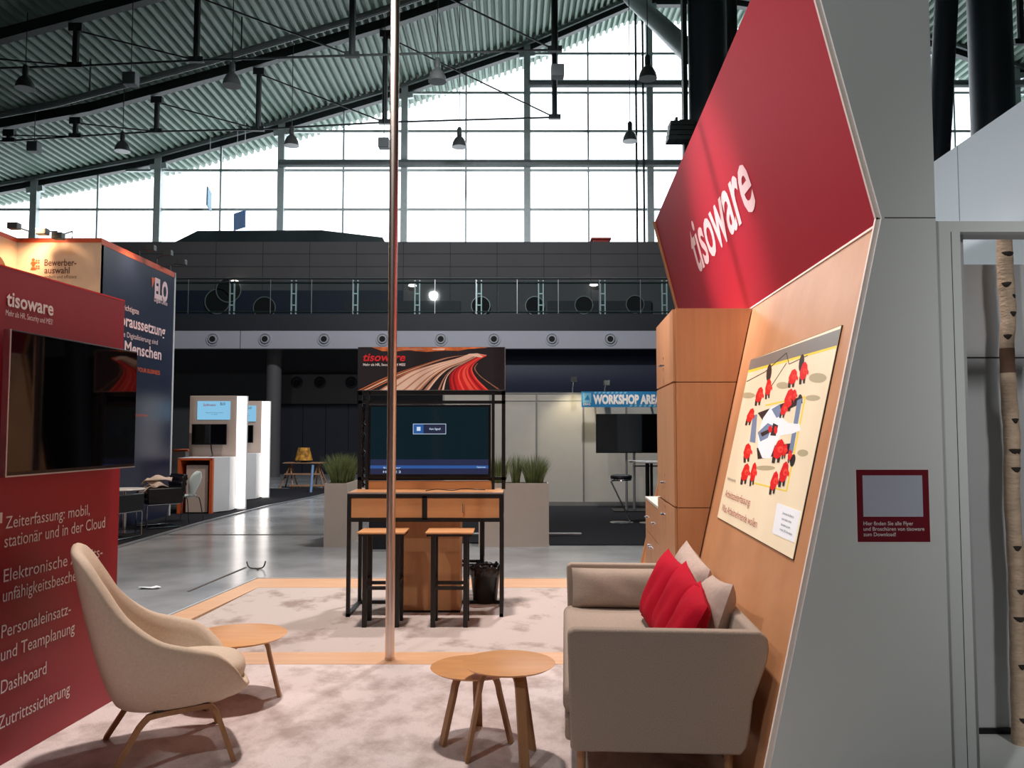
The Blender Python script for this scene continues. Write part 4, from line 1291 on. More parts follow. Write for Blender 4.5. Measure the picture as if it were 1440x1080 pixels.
def build_desk():
    t = thing('standing_desk', 'high desk with wood drawers on a black steel frame', 'desk', ((DX0 + DX1) / 2, DY0, 0.018))
    w = 0.032
    z0 = 0.018
    for x in (DX0, DX1 - w):
        for y in (DY0, DY1 - w):
            MB().box(x, x + w, y, y + w, z0, DZ - 0.02).build('leg', 'black_metal', t, wc=True)
    zb = 0.845
    mb = MB()
    mb.box(DX0, DX1, DY0 - 0.001, DY0 + w, DZ - 0.045, DZ - 0.012).box(DX0, DX1, DY0 - 0.001, DY0 + w, zb - 0.02, zb + 0.012)
    for x in (DX0, DX1 - w):
        mb.box(x, x + w, DY0, DY1, DZ - 0.045, DZ - 0.012).box(x, x + w, DY0, DY1, zb - 0.02, zb + 0.012)
    xm = (DX0 + DX1) / 2 - 0.005
    mb.box(xm - 0.02, xm + 0.02, DY0 - 0.001, DY0 + w, zb, DZ - 0.03)
    mb.build('frame', 'black_metal', t, wc=True)
    MB().box(DX0, DX1, DY1 - w, DY1, z0, z0 + 0.03).box(DX0, DX0 + w, DY0, DY1, z0, z0 + 0.028).box(DX1 - w, DX1, DY0, DY1, z0, z0 + 0.028).build('base_rail', 'black_metal', t, wc=True)
    MB().box(DX0 + 0.003, DX1 - 0.003, DY0 + 0.004, DY1, DZ - 0.012, DZ).build('desktop', 'oak_desk', t, wc=True)
    MB().box(DX0 + 0.003, DX1 - 0.003, DY0 + 0.0, DY0 + 0.004, DZ - 0.012, DZ + 0.001).box(DX0, DX0 + 0.004, DY0, DY1, DZ - 0.012, DZ + 0.001).box(DX1 - 0.004, DX1, DY0, DY1, DZ - 0.012, DZ + 0.001).build('desk_edge', 'alu', t, wc=True)
    for a, b, hnd in ((DX0 + w + 0.003, xm - 0.023, False), (xm + 0.023, DX1 - w - 0.003, True)):
        d = MB().box(a, b, DY0 + 0.006, DY0 + 0.45, zb + 0.016, DZ - 0.049).build('drawer', 'oak_desk', t, wc=True)
        if hnd:
            fr = Frame((0, DY0 + 0.006, 0), (1, 0, 0), (0, 0, 1))
            handle(d, fr, (a + b) / 2, zb + 0.10, 0.07, vert=True)
    for x in (DX0 + w, DX1 - w):
        s = 0.006 if x < -1 else -0.006
        MB().box(min(x, x + s), max(x, x + s), DY0 + w, DY1 - w, zb + 0.014, DZ - 0.047).build('side_panel', 'oak_desk', t, wc=True)
    # wooden pedestal
    xa, xb = at(547, 800, 7.3).x, at(646.7, 800, 7.28).x
    MB().box(xa, xb, 7.28, 7.62, 0.03, zb - 0.021).build('pedestal', 'oak_post', t, wc=True)
    MB().box(xa - 0.005, xb + 0.005, 7.27, 7.63, 0.018, 0.034).build('pedestal_base', 'black_metal', t, wc=True)
    # cable on top
    pts = catmull([(-0.76, 7.25, DZ + 0.004), (-0.68, 7.32, DZ + 0.012), (-0.6, 7.36, DZ + 0.004), (-0.52, 7.3, DZ + 0.004), (-0.44, 7.35, DZ + 0.014), (-0.34, 7.4, DZ + 0.006), (-0.24, 7.38, DZ + 0.004)], 5)
    tag(MB().tube(pts, 0.004, 6).build('cable', 'black_metal', smooth=True), 'thin dark cable lying on the wooden desktop', 'cable')
    # screen rack with picture sign
    Y = 7.5
    def X(u): return at(u, 600, Y).x
    def Z(v): return at(600, v, Y).z
    r_ = thing('screen_rack', 'black steel rack on the desk holding the screen and the picture sign', 'rack', (X(606), Y, DZ))
    wz = 0.034
    for u in (503.5, 705.5):
        MB().box(X(u), X(u) + wz, Y, Y + wz, DZ, Z(549)).build('post', 'black_metal', r_, wc=True)
    for u in (515.5, 691.5):
        MB().box(X(u), X(u) + wz * 0.8, Y - 0.04, Y, DZ, Z(551)).build('post', 'black_metal', r_, wc=True)
    mb = MB()
    for v in (553, 565.5, 673):
        mb.box(X(503.5), X(705.5) + wz, Y, Y + wz, Z(v) - 0.014, Z(v) + 0.014)
    mb.build('rail', 'black_metal', r_, wc=True)
    MB().box(X(519.5), X(691), Y - 0.03, Y, DZ, Z(676)).build('back_board', 'oak_desk', r_, wc=True)
    random.seed(8)
    pts = [(X(509.5) + random.uniform(-0.012, 0.012), Y + 0.01, DZ + 0.02 + (Z(572) - DZ - 0.02) * k / 30) for k in range(31)]
    MB().tube(pts, 0.011, 7).tube([(p[0] + 0.014, p[1] + 0.006, p[2]) for p in pts], 0.009, 7).build('cable_bundle', 'bin_bag', r_, smooth=True, wc=True)
    # television
    s = thing('television', 'black television showing a no signal message above the desk', 'television', (X(604), Y - 0.05, Z(672)))
    f = Frame((0, Y - 0.06, 0), (1, 0, 0), (0, 0, 1))
    x0, x1, zt, zb_ = X(519.5), X(690.5), Z(569), Z(672)
    MB().fbox(f, x0, x1, zb_, zt, -0.055, 0.0).build('casing', 'tv_case', s, wc=True, bevel=0.004)
    sx0, sx1, sz0, sz1 = x0 + 0.022, x1 - 0.022, zb_ + 0.036, zt - 0.022
    mb = MB()
    H_ = sz1 - sz0
    mb.fbox(f, sx0, sx1, sz0 + H_ * 0.22, sz1, 0.0, 0.002, 0)
    mb.fbox(f, sx0, sx1, sz0 + H_ * 0.13, sz0 + H_ * 0.22, 0.0, 0.002, 1)
    mb.fbox(f, sx0, sx1, sz0 + H_ * 0.085, sz0 + H_ * 0.13, 0.0, 0.002, 2)
    mb.fbox(f, sx0, sx1, sz0, sz0 + H_ * 0.085, 0.0, 0.002, 1)
    a, b = X(582), X(628)
    zc0, zc1 = Z(610.5), Z(596)
    mb.fbox(f, a, b, zc0, zc1, 0.002, 0.0025, 5)
    mb.fbox(f, a + 0.004, b - 0.004, zc0 + 0.004, zc1 - 0.004, 0.002, 0.003, 3)
    mb.fbox(f, a + 0.004, a + 0.095, zc0 + 0.004, zc1 - 0.004, 0.002, 0.0035, 4)
    mb.fbox(f, a + 0.034, a + 0.068, zc0 + 0.030, zc1 - 0.028, 0.002, 0.004, 5)
    mb.build('screen', ['tv_picture', 'tv_band', 'tv_band_bright', 'tv_dialog', 'tv_dialog_blue', 'tv_text'], s, wc=True)
    lettering('screen_text', [('Kein Signal!', f, a + 0.15, (zc0 + zc1) / 2 - 0.008, 0.018, 0.10, 0.01, 0),
                              ('Sender', f, X(541), sz0 + H_ * 0.085, 0.014, 0.16, 0.005, 0), ('HOME 2', f, X(541), sz0 + H_ * 0.02, 0.02, 0.16, 0.01, 0),
                              ('Optionen', f, X(671), sz0 + H_ * 0.095, 0.014, 0.08, 0.005, 0), ('i', f, a + 0.047, zc0 + 0.036, 0.022, 0.008, 0.02, 0)], 'tv_text', s, lift=0.0045)
    MB().box(x0 + 0.3, x1 - 0.3, Y - 0.02, Y - 0.001, zb_ + 0.1, zt - 0.05).build('mount', 'black_metal', s, wc=True)
    # picture sign
    sx0, sx1, sz0, sz1 = X(502.6), X(710.6), Z(549), Z(488)
    g = thing('sign', 'wide sign with a night motorway light-trail picture above the screen', 'sign', (X(606), Y, sz0))
    f = Frame((0, Y - 0.012, 0), (1, 0, 0), (0, 0, 1))
    MB().fbox(f, sx0, sx1, sz0, sz1, -0.04, 0.0).build('panel', 'alu', g, wc=True)
    W_, H_ = sx1 - sx0, sz1 - sz0
    def q(x, y):
        return (sx0 + (x - 65) / 1070 * W_, sz1 - (y - 42) / 310 * H_)
    mb = MB()
    mb.fbox(f, sx0, sx1 - 0.006, sz0 + 0.004, sz1 - 0.003, 0.0, 0.002, 0)
    lay = [0.0022]
    def poly(pts, mi):
        lay[0] += 0.00004
        mb.sheet([q(x, min(max(y, 44), 350)) for x, y in pts], f, lay[0], mi)
    poly([(165, 43), (1010, 43), (985, 50), (860, 58), (800, 70), (700, 68), (560, 78), (420, 66), (330, 76), (240, 72)], 1)
    poly([(330, 56), (520, 52), (560, 64), (440, 62)], 3); poly([(600, 56), (700, 52), (690, 64), (610, 62)], 2)
    def road(Lp, Rp, cols):
        Lc, Rc = catmull([(x, y, 0) for x, y in Lp], 6), catmull([(x, y, 0) for x, y in Rp], 6)
        n = len(cols)
        for k, mi in enumerate(cols):
            if mi is None: continue
            A = [l.lerp(r2, k / n) for l, r2 in zip(Lc, Rc)]
            B = [l.lerp(r2, (k + 1) / n) for l, r2 in zip(Lc, Rc)]
            for i in range(len(A) - 1):
                mb.sheet([q(p.x, min(p.y, 350)) for p in (A[i], A[i + 1], B[i + 1], B[i])], f, lay[0] + 0.0001, mi)
        lay[0] += 0.0002
    road([(860, 100), (700, 120), (480, 185), (260, 262), (70, 352)], [(866, 100), (720, 124), (520, 190), (320, 275), (160, 352)], [4, None, 4, 2, None, 4])
    road([(866, 94), (780, 124), (600, 170), (420, 232), (220, 352)], [(955, 98), (850, 150), (740, 196), (665, 262), (600, 352)], [3, 2, 2, 2, 3, 2, 2, 2, 2, 3, 2, 2, 2, 3, 2, 3, 0, 3, 2, 0])
    road([(930, 108), (840, 150), (750, 200), (690, 262), (645, 352)], [(938, 108), (850, 152), (765, 200), (712, 262), (690, 352)], [3, None, 2])
    road([(945, 108), (860, 150), (770, 200), (728, 262), (738, 352)], [(1000, 106), (930, 146), (895, 200), (930, 270), (1015, 352)], [6, 5, 6, 5, 5, 7, 5, 5, 7, 7, 5, 7, 5, 6, 5, 7])
    poly([(866, 92), (930, 88), (1000, 102), (960, 118), (900, 110)], 2); poly([(940, 92), (1000, 104), (975, 112)], 7)
    road([(930, 160), (910, 200), (960, 260), (1080, 345)], [(936, 160), (918, 200), (968, 260), (1094, 345)], [3, None, 3])
    mb.build('print', ['print_dark', 'print_glow', 'print_trail', 'print_trail_tan', 'print_trail_orange', 'print_red', 'print_red_dark', 'print_red_light'], g, wc=True)
    a0, b0 = q(104, 143); a1, _ = q(410, 143)
    lettering('name_lettering', [('tisoware', f, a0, b0, 0.072, a1 - a0, 0.02, 0.22)], 'letter_red', g, lift=0.0045)
    a0, b0 = q(104, 178); a1, _ = q(410, 178)
    lettering('lettering', [('Mehr als HR, Security und MES!', f, a0, b0, 0.024, a1 - a0, 0.012, 0)], 'letter_white', g, lift=0.0045)

def make_stool(label, loc):
    t = thing('bar_stool', label, 'bar stool', loc, 0, 'bar stools at the high desk')
    w, h, wd, dp = 0.036, 0.765, 0.30, 0.27
    MB().box(-0.195, 0.195, -0.155, 0.155, h - 0.014, h).build('seat', 'oak_desk', t, bevel=0.003)
    MB().box(-0.185, 0.185, -0.145, 0.145, h - 0.034, h - 0.014).build('seat_frame', 'black_metal', t)
    for sx in (-1, 1):
        for sy in (-1, 1):
            cx, cy = sx * (wd / 2 - w / 2), sy * (dp / 2 - w / 2)
            MB().box(cx - w / 2, cx + w / 2, cy - w / 2, cy + w / 2, 0, h - 0.034).build('leg', 'black_metal', t)
    MB().box(-wd / 2, wd / 2, -dp / 2 + 0.003, -dp / 2 + 0.03, 0.30, 0.327).box(-wd / 2, wd / 2, dp / 2 - 0.03, dp / 2 - 0.003, 0.30, 0.327).box(-wd / 2, -wd / 2 + 0.03, -dp / 2, dp / 2, 0.34, 0.367).box(wd / 2 - 0.03, wd / 2, -dp / 2, dp / 2, 0.34, 0.367).build('footrest', 'black_metal', t)
    return t

def build_stools():
    s = make_stool('black bar stool with wood seat in front of the desk, partly behind the steel pole', (-1.065, 6.85, 0.018))
    dup(s, (-0.51, 6.85, 0.018), 0, 'black bar stool with wood seat in front of the desk, right of the steel pole')
    dup(s, (-0.42, 8.0, 0.018), 0, 'black bar stool on the far side of the desk, seen above the waste bin')
    p = ground(682, 851)
    t = thing('waste_bin', 'black waste bin with a plastic liner under the desk at right', 'waste bin', (p.x, p.y + 0.05, 0.018))
    MB().lathe([(0.02, 0.006), (0.105, 0.006), (0.11, 0.012), (0.142, 0.33), (0.136, 0.33), (0.104, 0.02), (0.02, 0.02)], 32, cap=False).lathe([(0.11, 0.0), (0.11, 0.012)], 32).build('bucket', 'bin_black', t, smooth=True)
    random.seed(3)
    rows = []
    offs = [random.uniform(-1, 1) for _ in range(40)]
    for r_, z, am in ((0.118, 0.24, 0.002), (0.135, 0.325, 0.003), (0.146, 0.345, 0.008), (0.152, 0.335, 0.008), (0.152, 0.29, 0.006), (0.149, 0.255, 0.005)):
        rows.append([Vector(((r_ + am * offs[k]) * math.cos(2 * math.pi * k / 40), (r_ + am * offs[k]) * math.sin(2 * math.pi * k / 40), z + am * 2.5 * offs[(k * 7) % 40])) for k in range(40)])
    MB().grid(rows, closed=True).build('liner', 'bin_bag', t, smooth=True, angle=180)
    p = ground(533, 776)
    t = thing('floor_box', 'small dark box with silver edges on the floor behind the desk', 'box', (p.x, p.y, 0))
    MB().box(-0.15, 0.15, 0.02, 0.35, 0.02, 0.58).build('body', 'navy_curtain', t)
    mb = MB()
    for x in (-0.16, 0.14):
        mb.box(x, x + 0.02, 0, 0.03, 0, 0.6)
    mb.box(-0.16, 0.16, 0, 0.03, 0.0, 0.03).box(-0.16, 0.16, 0, 0.03, 0.57, 0.60)
    mb.build('edge_profile', 'alu', t)

def grass_clump(parent, cx, cy, z0, n, h, rx, ry, seed):
    random.seed(seed)
    mb = MB()
    for _ in range(n):
        a = random.uniform(0, 2 * math.pi)
        q = math.sqrt(random.random())
        bx, by = cx + 0.55 * rx * q * math.cos(a), cy + 0.55 * ry * q * math.sin(a)
        hh = h * random.uniform(0.65, 1.05) * (1 - 0.12 * q)
        lx, ly = rx * q * math.cos(a) * random.uniform(0.5, 1.1), ry * q * math.sin(a) * random.uniform(0.5, 1.1)
        w = random.uniform(0.002, 0.0042)
        b2 = random.uniform(0, math.pi)
        sx, sy = math.cos(b2) * w, math.sin(b2) * w
        pts = []
        for k, s_ in enumerate((0, 0.4, 0.75, 1.0)):
            x, y, z = bx + lx * s_ ** 1.7, by + ly * s_ ** 1.7, z0 + hh * s_ * (1 - 0.06 * s_)
            f_ = (1, 0.9, 0.6, 0.06)[k]
            pts += [(x - sx * f_, y - sy * f_, z), (x + sx * f_, y + sy * f_, z)]
        mb.add(pts, [(0, 1, 3, 2), (2, 3, 5, 4), (4, 5, 7, 6)])
    return mb.build('grass_clump', 'grass', parent)

def build_planters():
    p = ground(455, 769.5)
    w = 0.315
    t = thing('planter', 'taupe box planter with tall green grass, left of the desk', 'planter', (p.x, p.y, 0), 0, 'taupe planters with grass')
    zt = 0.88
    MB().box(0.02, w - 0.02, 0.02, 0.90, 0.01, zt - 0.04).build('soil', 'soil', t)
    mb = MB()
    mb.box(0, 0.02, 0, 0.92, 0, zt).box(w - 0.02, w, 0, 0.92, 0, zt).box(0.02, w - 0.02, 0, 0.02, 0, zt).box(0.02, w - 0.02, 0.9, 0.92, 0, zt)
    mb.build('box', 'planter_taupe', t)
    grass_clump(t, 0.17, 0.22, zt - 0.05, 650, 0.52, 0.2, 0.2, 1)
    grass_clump(t, 0.17, 0.62, zt - 0.05, 450, 0.52, 0.2, 0.2, 2)
    p2 = ground(772, 769)
    L = 0.98
    t = thing('planter', 'wide taupe box planter with tall green grass, right of the desk', 'planter', (p2.x - L, p2.y, 0), 0, 'taupe planters with grass')
    MB().box(0.02, L - 0.02, 0.02, w - 0.02, 0.01, zt - 0.04).build('soil', 'soil', t)
    mb = MB()
    mb.box(0, L, 0, 0.02, 0, zt).box(0, L, w - 0.02, w, 0, zt).box(0, 0.02, 0.02, w - 0.02, 0, zt).box(L - 0.02, L, 0.02, w - 0.02, 0, zt)
    mb.build('box', 'planter_taupe', t)
    grass_clump(t, L - 0.20, 0.16, zt - 0.05, 600, 0.50, 0.2, 0.14, 3)
    grass_clump(t, L - 0.46, 0.16, zt - 0.05, 200, 0.52, 0.1, 0.1, 4)
    grass_clump(t, L - 0.72, 0.16, zt - 0.05, 450, 0.50, 0.18, 0.14, 5)

# ------------------------------------------------------------------ workshop area
def build_workshop():
    y0 = ground(840, 767).y
    o = MB().prism([(0.53, y0), (9.5, y0), (9.5, 17.9), (-1.5, 17.9), (-1.5, 11.84), (0.53, 11.84)], Frame((0, 0, 0), (1, 0, 0), (0, 1, 0)), 0, 0.012).build('carpet', 'black_carpet')
    tag(o, 'black carpet of the workshop area behind the sofa', 'carpet')
    WY = 17.68
    t = thing('partition', 'pale grey modular partition wall at the back of the workshop area', 'partition', (0, WY, 0.012))
    xs = [at(u, 640, WY).x for u in (623.5, 689, 754.5, 820.5, 881, 946, 1010)]
    zt = at(720, 552, WY).z
    zr = at(720, 563, WY).z
    for k in range(len(xs) - 1):
        MB().box(xs[k] + 0.02, xs[k + 1] - 0.02, WY, WY + 0.03, 0.06, zr - 0.02).box(xs[k] + 0.02, xs[k + 1] - 0.02, WY, WY + 0.03, zr, zt - 0.02).build('panel', 'panel_grey', t, wc=True)
    for x in xs:
        MB().box(x - 0.02, x + 0.02, WY - 0.015, WY + 0.045, 0.012, zt).build('post', 'panel_rail', t, wc=True)
    MB().box(xs[0], xs[-1], WY - 0.01, WY + 0.04, zt - 0.03, zt).box(xs[0], xs[-1], WY - 0.006, WY + 0.04, zr - 0.02, zr).box(xs[0], xs[-1], WY - 0.008, WY + 0.04, 0.012, 0.10).build('rail', 'panel_rail', t, wc=True)
    # blue sign
    SY = 17.2
    A, B = at(818, 550.5, SY), at(1010, 572.5, SY)
    g = thing('sign', 'blue sign with white capital letters above the workshop area', 'sign', (A.x, SY, B.z))
    f = Frame((0, SY, 0), (1, 0, 0), (0, 0, 1))
    mb = MB().fbox(f, A.x, B.x, B.z, A.z, -0.05, 0.0, 0)
    random.seed(5)
    H_ = A.z - B.z
    mb.fbox(f, A.x + 0.02, A.x + 0.20, B.z + 0.09, A.z - 0.03, 0.0, 0.002, 1)
    mb.sheet([(A.x + 0.05, B.z + 0.15), (A.x + 0.17, B.z + 0.15), (A.x + 0.13, B.z + 0.26)], f, 0.003, 0)
    for k in range(8):
        x = A.x + 0.25 + k * 0.09
        mb.sheet([(x, A.z - 0.045), (x + 0.05, A.z - 0.045), (x + 0.07, A.z - 0.01), (x + 0.02, A.z - 0.01)], f, 0.002, 1)
        x = A.x + 1.0 + k * 0.1
        mb.sheet([(x, B.z + 0.01), (x + 0.05, B.z + 0.01), (x + 0.07, B.z + 0.05), (x + 0.02, B.z + 0.05)], f, 0.002, 1)
    mb.build('panel', ['sign_blue', 'sign_blue_pale'], g, wc=True)
    p0, p1 = at(834, 567.5, SY), at(929.5, 567.5, SY)
    hl = at(834, 555.5, SY).z - p0.z
    lettering('lettering', [('WORKSHOP AREA', f, p0.x, p0.z, hl, p1.x - p0.x, 0.055, 0)], 'letter_white', g)
    p0 = at(819.5, 569.8, SY)
    lettering('small_mark', [('DSAG', f, p0.x + 0.01, p0.z, 0.045, 0.15, 0.01, 0)], 'letter_white', g)
    MB().box(A.x + 0.3, A.x + 0.34, SY + 0.05, WY, A.z - 0.2, A.z - 0.16).box(A.x + 1.5, A.x + 1.54, SY + 0.05, WY, A.z - 0.2, A.z - 0.16).build('bracket', 'panel_rail', g, wc=True)
    # spots on the partition
    for u, v0, lab in ((807, 534, 'small arm spotlight on top of the pale partition, left of the blue sign'), (853, 539, 'small arm spotlight on top of the partition behind the blue sign')):
        p = at(u, v0, WY - 0.35)
        s = thing('spotlight', lab, 'spotlight', (p.x, WY, zt), 0, 'arm spotlights on the partition')
        MB().tube([(p.x, WY + 0.02, zt - 0.02), (p.x, WY + 0.0, zt + 0.1), (p.x, WY - 0.3, p.z)], 0.012, 6).build('arm', 'alu', s, wc=True)
        MB().box(p.x - 0.06, p.x + 0.06, WY - 0.42, WY - 0.28, p.z - 0.04, p.z + 0.06).build('head', 'lamp_housing', s, wc=True)
    p = at(807, 545, WY - 0.4)
    spot('partition_spot', (p.x, WY - 0.55, zt + 0.15), (p.x, WY, 1.5), 26, (1.0, 0.85, 0.55), 100, 0.8, 0.05)
    p = at(872, 545, SY)
    spot('sign_spot', (p.x, SY - 0.7, p.z + 0.45), (p.x, SY, p.z - 0.2), 14, (1.0, 0.95, 0.85), 110, 0.8, 0.05)
    # TV on two-pole stand
    TY = 16.6
    A, B = at(837.6, 582, TY), at(935.5, 637, TY)
    s = thing('television', 'large black television on a two-pole floor stand in the workshop area', 'television', ((A.x + B.x) / 2, TY, 0.012))
    MB().box(A.x, B.x, TY - 0.05, TY, B.z, A.z).build('casing', 'tv_case', s, wc=True, bevel=0.006)
    MB().box(A.x + 0.015, B.x - 0.015, TY - 0.053, TY - 0.05, B.z + 0.02, A.z - 0.015).build('screen', 'screen_black', s, wc=True)
    for u in (881.5, 892.5):
        x = at(u, 680, TY).x
        MB().tube([(x, TY + 0.06, 0.03), (x, TY + 0.06, A.z - 0.1)], 0.028, 12).build('pole', 'alu', s, smooth=True, wc=True)
    xa, xb = at(881.5, 680, TY).x, at(892.5, 680, TY).x
    MB().box(xa - 0.3, xb + 0.3, TY - 0.3, TY + 0.3, 0.012, 0.03).build('base', 'black_metal', s, wc=True)
    MB().box(xa - 0.1, xb + 0.1, TY, TY + 0.05, B.z + 0.2, A.z - 0.2).build('mount', 'black_metal', s, wc=True)
    MB().box(xb - 0.02, xb + 0.5, TY - 0.2, TY + 0.1, 0.90, 0.92).build('shelf', 'black_metal', s, wc=True)
    # bar stool with z-shaped rod
    p = ground(874, 736)
    s = thing('bar_stool', 'chrome bar stool with round black seat and slanted stem', 'bar stool', (p.x, p.y, 0.012))
    MB().lathe([(0.02, 0.0), (0.20, 0.0), (0.205, 0.008), (0.19, 0.016), (0.02, 0.02)], 32).build('base', 'chrome', s, smooth=True)
    MB().tube(catmull([(0.16, 0, 0.015), (0.14, 0, 0.06), (-0.15, 0, 0.66), (-0.17, 0, 0.71), (-0.12, 0, 0.735), (0.0, 0, 0.735)], 5), 0.014, 10).build('stem', 'chrome', s, smooth=True)
    MB().lathe([(0.02, 0.735), (0.17, 0.735), (0.185, 0.75), (0.185, 0.765), (0.02, 0.765)], 32).build('seat_ring', 'chrome', s, smooth=True)
    MB().lathe([(0.02, 0.765), (0.18, 0.765), (0.192, 0.785), (0.185, 0.82), (0.15, 0.835), (0.02, 0.838)], 32).build('seat', 'leather_black', s, smooth=True)
    # high table with papers
    p = ground(907, 737)
    p.x += 0.08
    s = thing('high_table', 'high table with pale top on a dark column, beside the chrome stool', 'table', (p.x, p.y, 0.013))
    MB().lathe([(0.02, 0.0), (0.18, 0.0), (0.18, 0.012), (0.06, 0.02), (0.02, 0.02)], 32).build('base', 'chrome', s, smooth=True)
    MB().tube([(-0.03, 0, 0.015), (-0.03, 0, 1.05)], 0.035, 14).tube([(0.05, 0.05, 0.015), (0.05, 0.05, 1.05)], 0.025, 14).build('column', 'black_metal', s, smooth=True)
    MB().lathe([(0.02, 1.05), (0.34, 1.05), (0.345, 1.065), (0.34, 1.075), (0.02, 1.075)], 40).build('tabletop', 'white_lacquer', s, smooth=True)
    q = Vector((p.x - 0.16, p.y - 0.1, 0.012 + 1.077))
    mb = MB()
    for k, (dx, dy, a) in enumerate(((0, 0, 0.2), (0.05, 0.03, 0.6), (-0.06, 0.02, -0.3))):
        f = Frame(q + Vector((dx, dy, 0.004 * k)), (math.cos(a), math.sin(a), 0), (-math.sin(a), math.cos(a), 0))
        mb.fbox(f, -0.15, 0.15, -0.1, 0.1, 0.0, 0.004)
    tag(mb.build('papers', 'paper'), 'loose stack of white papers on the high table', 'papers')
    a, b = ground(771, 754), ground(818, 754)
    tag(MB().box(-0.8, b.x, a.y - 0.04, a.y + 0.04, 0.012, 0.05).build('floor_bar', 'alu', bevel=0.01), 'silver metal bar lying on the black workshop carpet', 'bar')

# ------------------------------------------------------------------ neighbouring stand on the left
def build_elo():
    X = -6.5
    ya, yb, h = 12.80, 15.62, 4.66
    pts = [(-5.44, 6.0), (-5.44, 14.4), (-5.24, 17.7), (-4.86, 20.0), (-4.6, 23.0)]
    left = -14.0
    vs_ = [(x, y, 0.012) for x, y in pts]
    tag(MB().add([(x, y, 0.0) for x, y in pts] + [(left, 23.0, 0), (left, 6.0, 0)] + [(x, y, 0.014) for x, y in pts] + [(left, 23.0, 0.014), (left, 6.0, 0.014)],
                 [list(range(7))[::-1], list(range(7, 14))] + [(i, (i + 1) % 7, (i + 1) % 7 + 7, i + 7) for i in range(7)]).build('carpet', 'black_carpet'),
        'dark carpet of the neighbouring stand along the left side of the aisle', 'carpet')
    mb = MB()
    for p, q in zip(pts, pts[1:]):
        mb.bar((p[0], p[1], 0.016), (q[0], q[1], 0.016), 0.05, 0.02)
    tag(mb.build('edge_trim', 'alu'), 'shiny metal edging along the dark carpet beside the aisle', 'edging')
    t = thing('stand_wall', 'tall neighbouring stand wall with cream and dark blue faces', 'display wall', (X, ya, 0.014))
    f = Frame((X, ya, 0), (0, 1, 0), (0, 0, 1))
    Lw = yb - ya
    MB().fbox(f, 0, Lw, 0.014, h - 0.10, -0.08, 0.0).build('blue_panel', 'elo_blue', t, wc=True)
    MB().fbox(f, 0, Lw, h - 0.10, h, -0.08, 0.004).build('top_band', 'elo_trim', t, wc=True)
    MB().fbox(f, Lw - 0.02, Lw + 0.03, 0.014, h, -0.09, 0.01).build('edge_profile', 'kiosk_white', t, wc=True)
    XC = at(24.6, 342, ya).x
    f2 = Frame((XC, ya - 0.004, 0), (1, 0, 0), (0, 0, 1))
    W2 = X - XC
    MB().fbox(f2, 0, W2, 0.014, h - 0.07, -0.08, 0.0).build('cream_panel', 'elo_cream', t, wc=True)
    MB().fbox(f2, 0, W2, h - 0.07, h, -0.08, 0.004).build('top_band', 'elo_trim', t, wc=True)
    f3 = Frame((XC, ya - 2.5, 0), (0, 1, 0), (0, 0, 1))
    MB().fbox(f3, 0, 2.5, 0.014, h - 0.07, -0.08, 0.0).build('cream_panel', 'elo_cream', t, wc=True)
    MB().fbox(f3, 0, 2.5, h - 0.07, h, -0.08, 0.004).build('top_band', 'elo_trim', t, wc=True)
    L = []
    def tl(s, frm, p0, p1, hm, bold=0.0):
        a0, b0 = frm.px(*p0); a1, b1 = frm.px(*p1)
        L.append((s, frm, a0, (b0 + b1) / 2, hm, a1 - a0, bold, 0.0))
    tl('Die wichtigste', f, (160, 434), (195, 440), 0.10)
    tl('Voraussetzung', f, (160, 457), (232, 471), 0.20, 0.02)
    tl('für Ihre Digitalisierung sind', f, (156, 471), (221.5, 483), 0.09)
    tl('die Menschen', f, (152, 492), (226.5, 505), 0.20, 0.02)
    lettering('lettering', L, 'letter_pink', t)
    L = []
    tl('ELO', f, (217, 419), (235.5, 422.5), 0.34, 0.05)
    tl('Digital Office', f, (216.5, 425.5), (235, 428), 0.08, 0.015)
    lettering('logo_lettering', L, 'letter_pink', t)
    L = []
    tl('ENABLER OF YOUR BUSINESS', f, (164, 519), (224.5, 526), 0.075, 0.01)
    tl('elo.com/messe', f, (190, 585), (206.5, 586.5), 0.06)
    lettering('orange_lettering', L, 'letter_orange', t)
    a, b = f.px(214, 394)
    mb = MB().sheet([(a - 0.04, b + 0.05), (a + 0.12, b + 0.05), (a - 0.01, b - 0.14)], f, 0.006)
    mb.build('logo_mark', 'letter_orange', t, wc=True)
    L = []
    tl('Bewerber-', f2, (62.5, 373.5), (107.5, 374), 0.105, 0.015)
    tl('auswahl', f2, (62.5, 384.5), (98, 384.5), 0.105, 0.015)
    tl('einfach und effizient', f2, (62.5, 391.5), (108, 391.5), 0.055)
    lettering('lettering', L, 'letter_brown', t)
    mb = MB()
    for u, v in ((47, 368), (47, 376)):
        a, b = f2.px(u, v)
        mb.disc(f2, a, b + 0.03, 0.025, 0.025, 0.005)
        mb.sheet([(a - 0.045, b - 0.045), (a + 0.045, b - 0.045), (a + 0.03, b), (a - 0.03, b)], f2, 0.005)
    for u, v in ((53, 368), (53, 376)):
        a, b = f2.px(u, v)
        for k in range(2):
            for j in range(2):
                mb.fbox(f2, a - 0.03 + 0.035 * k, a - 0.005 + 0.035 * k, b - 0.03 + 0.035 * j, b - 0.005 + 0.035 * j, 0.0, 0.004)
    mb.build('icon', 'letter_orange', t, wc=True)
    a, b = f3.px(-2, 374)
    mb = MB()
    ring = [2 * math.pi * k / 32 for k in range(32)]
    mb.grid([[f3.p(a - 0.05 + q * math.cos(k), b - 0.08 + q * math.sin(k), 0.004) for k in ring] for q in (0.14, 0.24)], closed=True)
    mb.build('round_letter', 'letter_brown', t, wc=True)
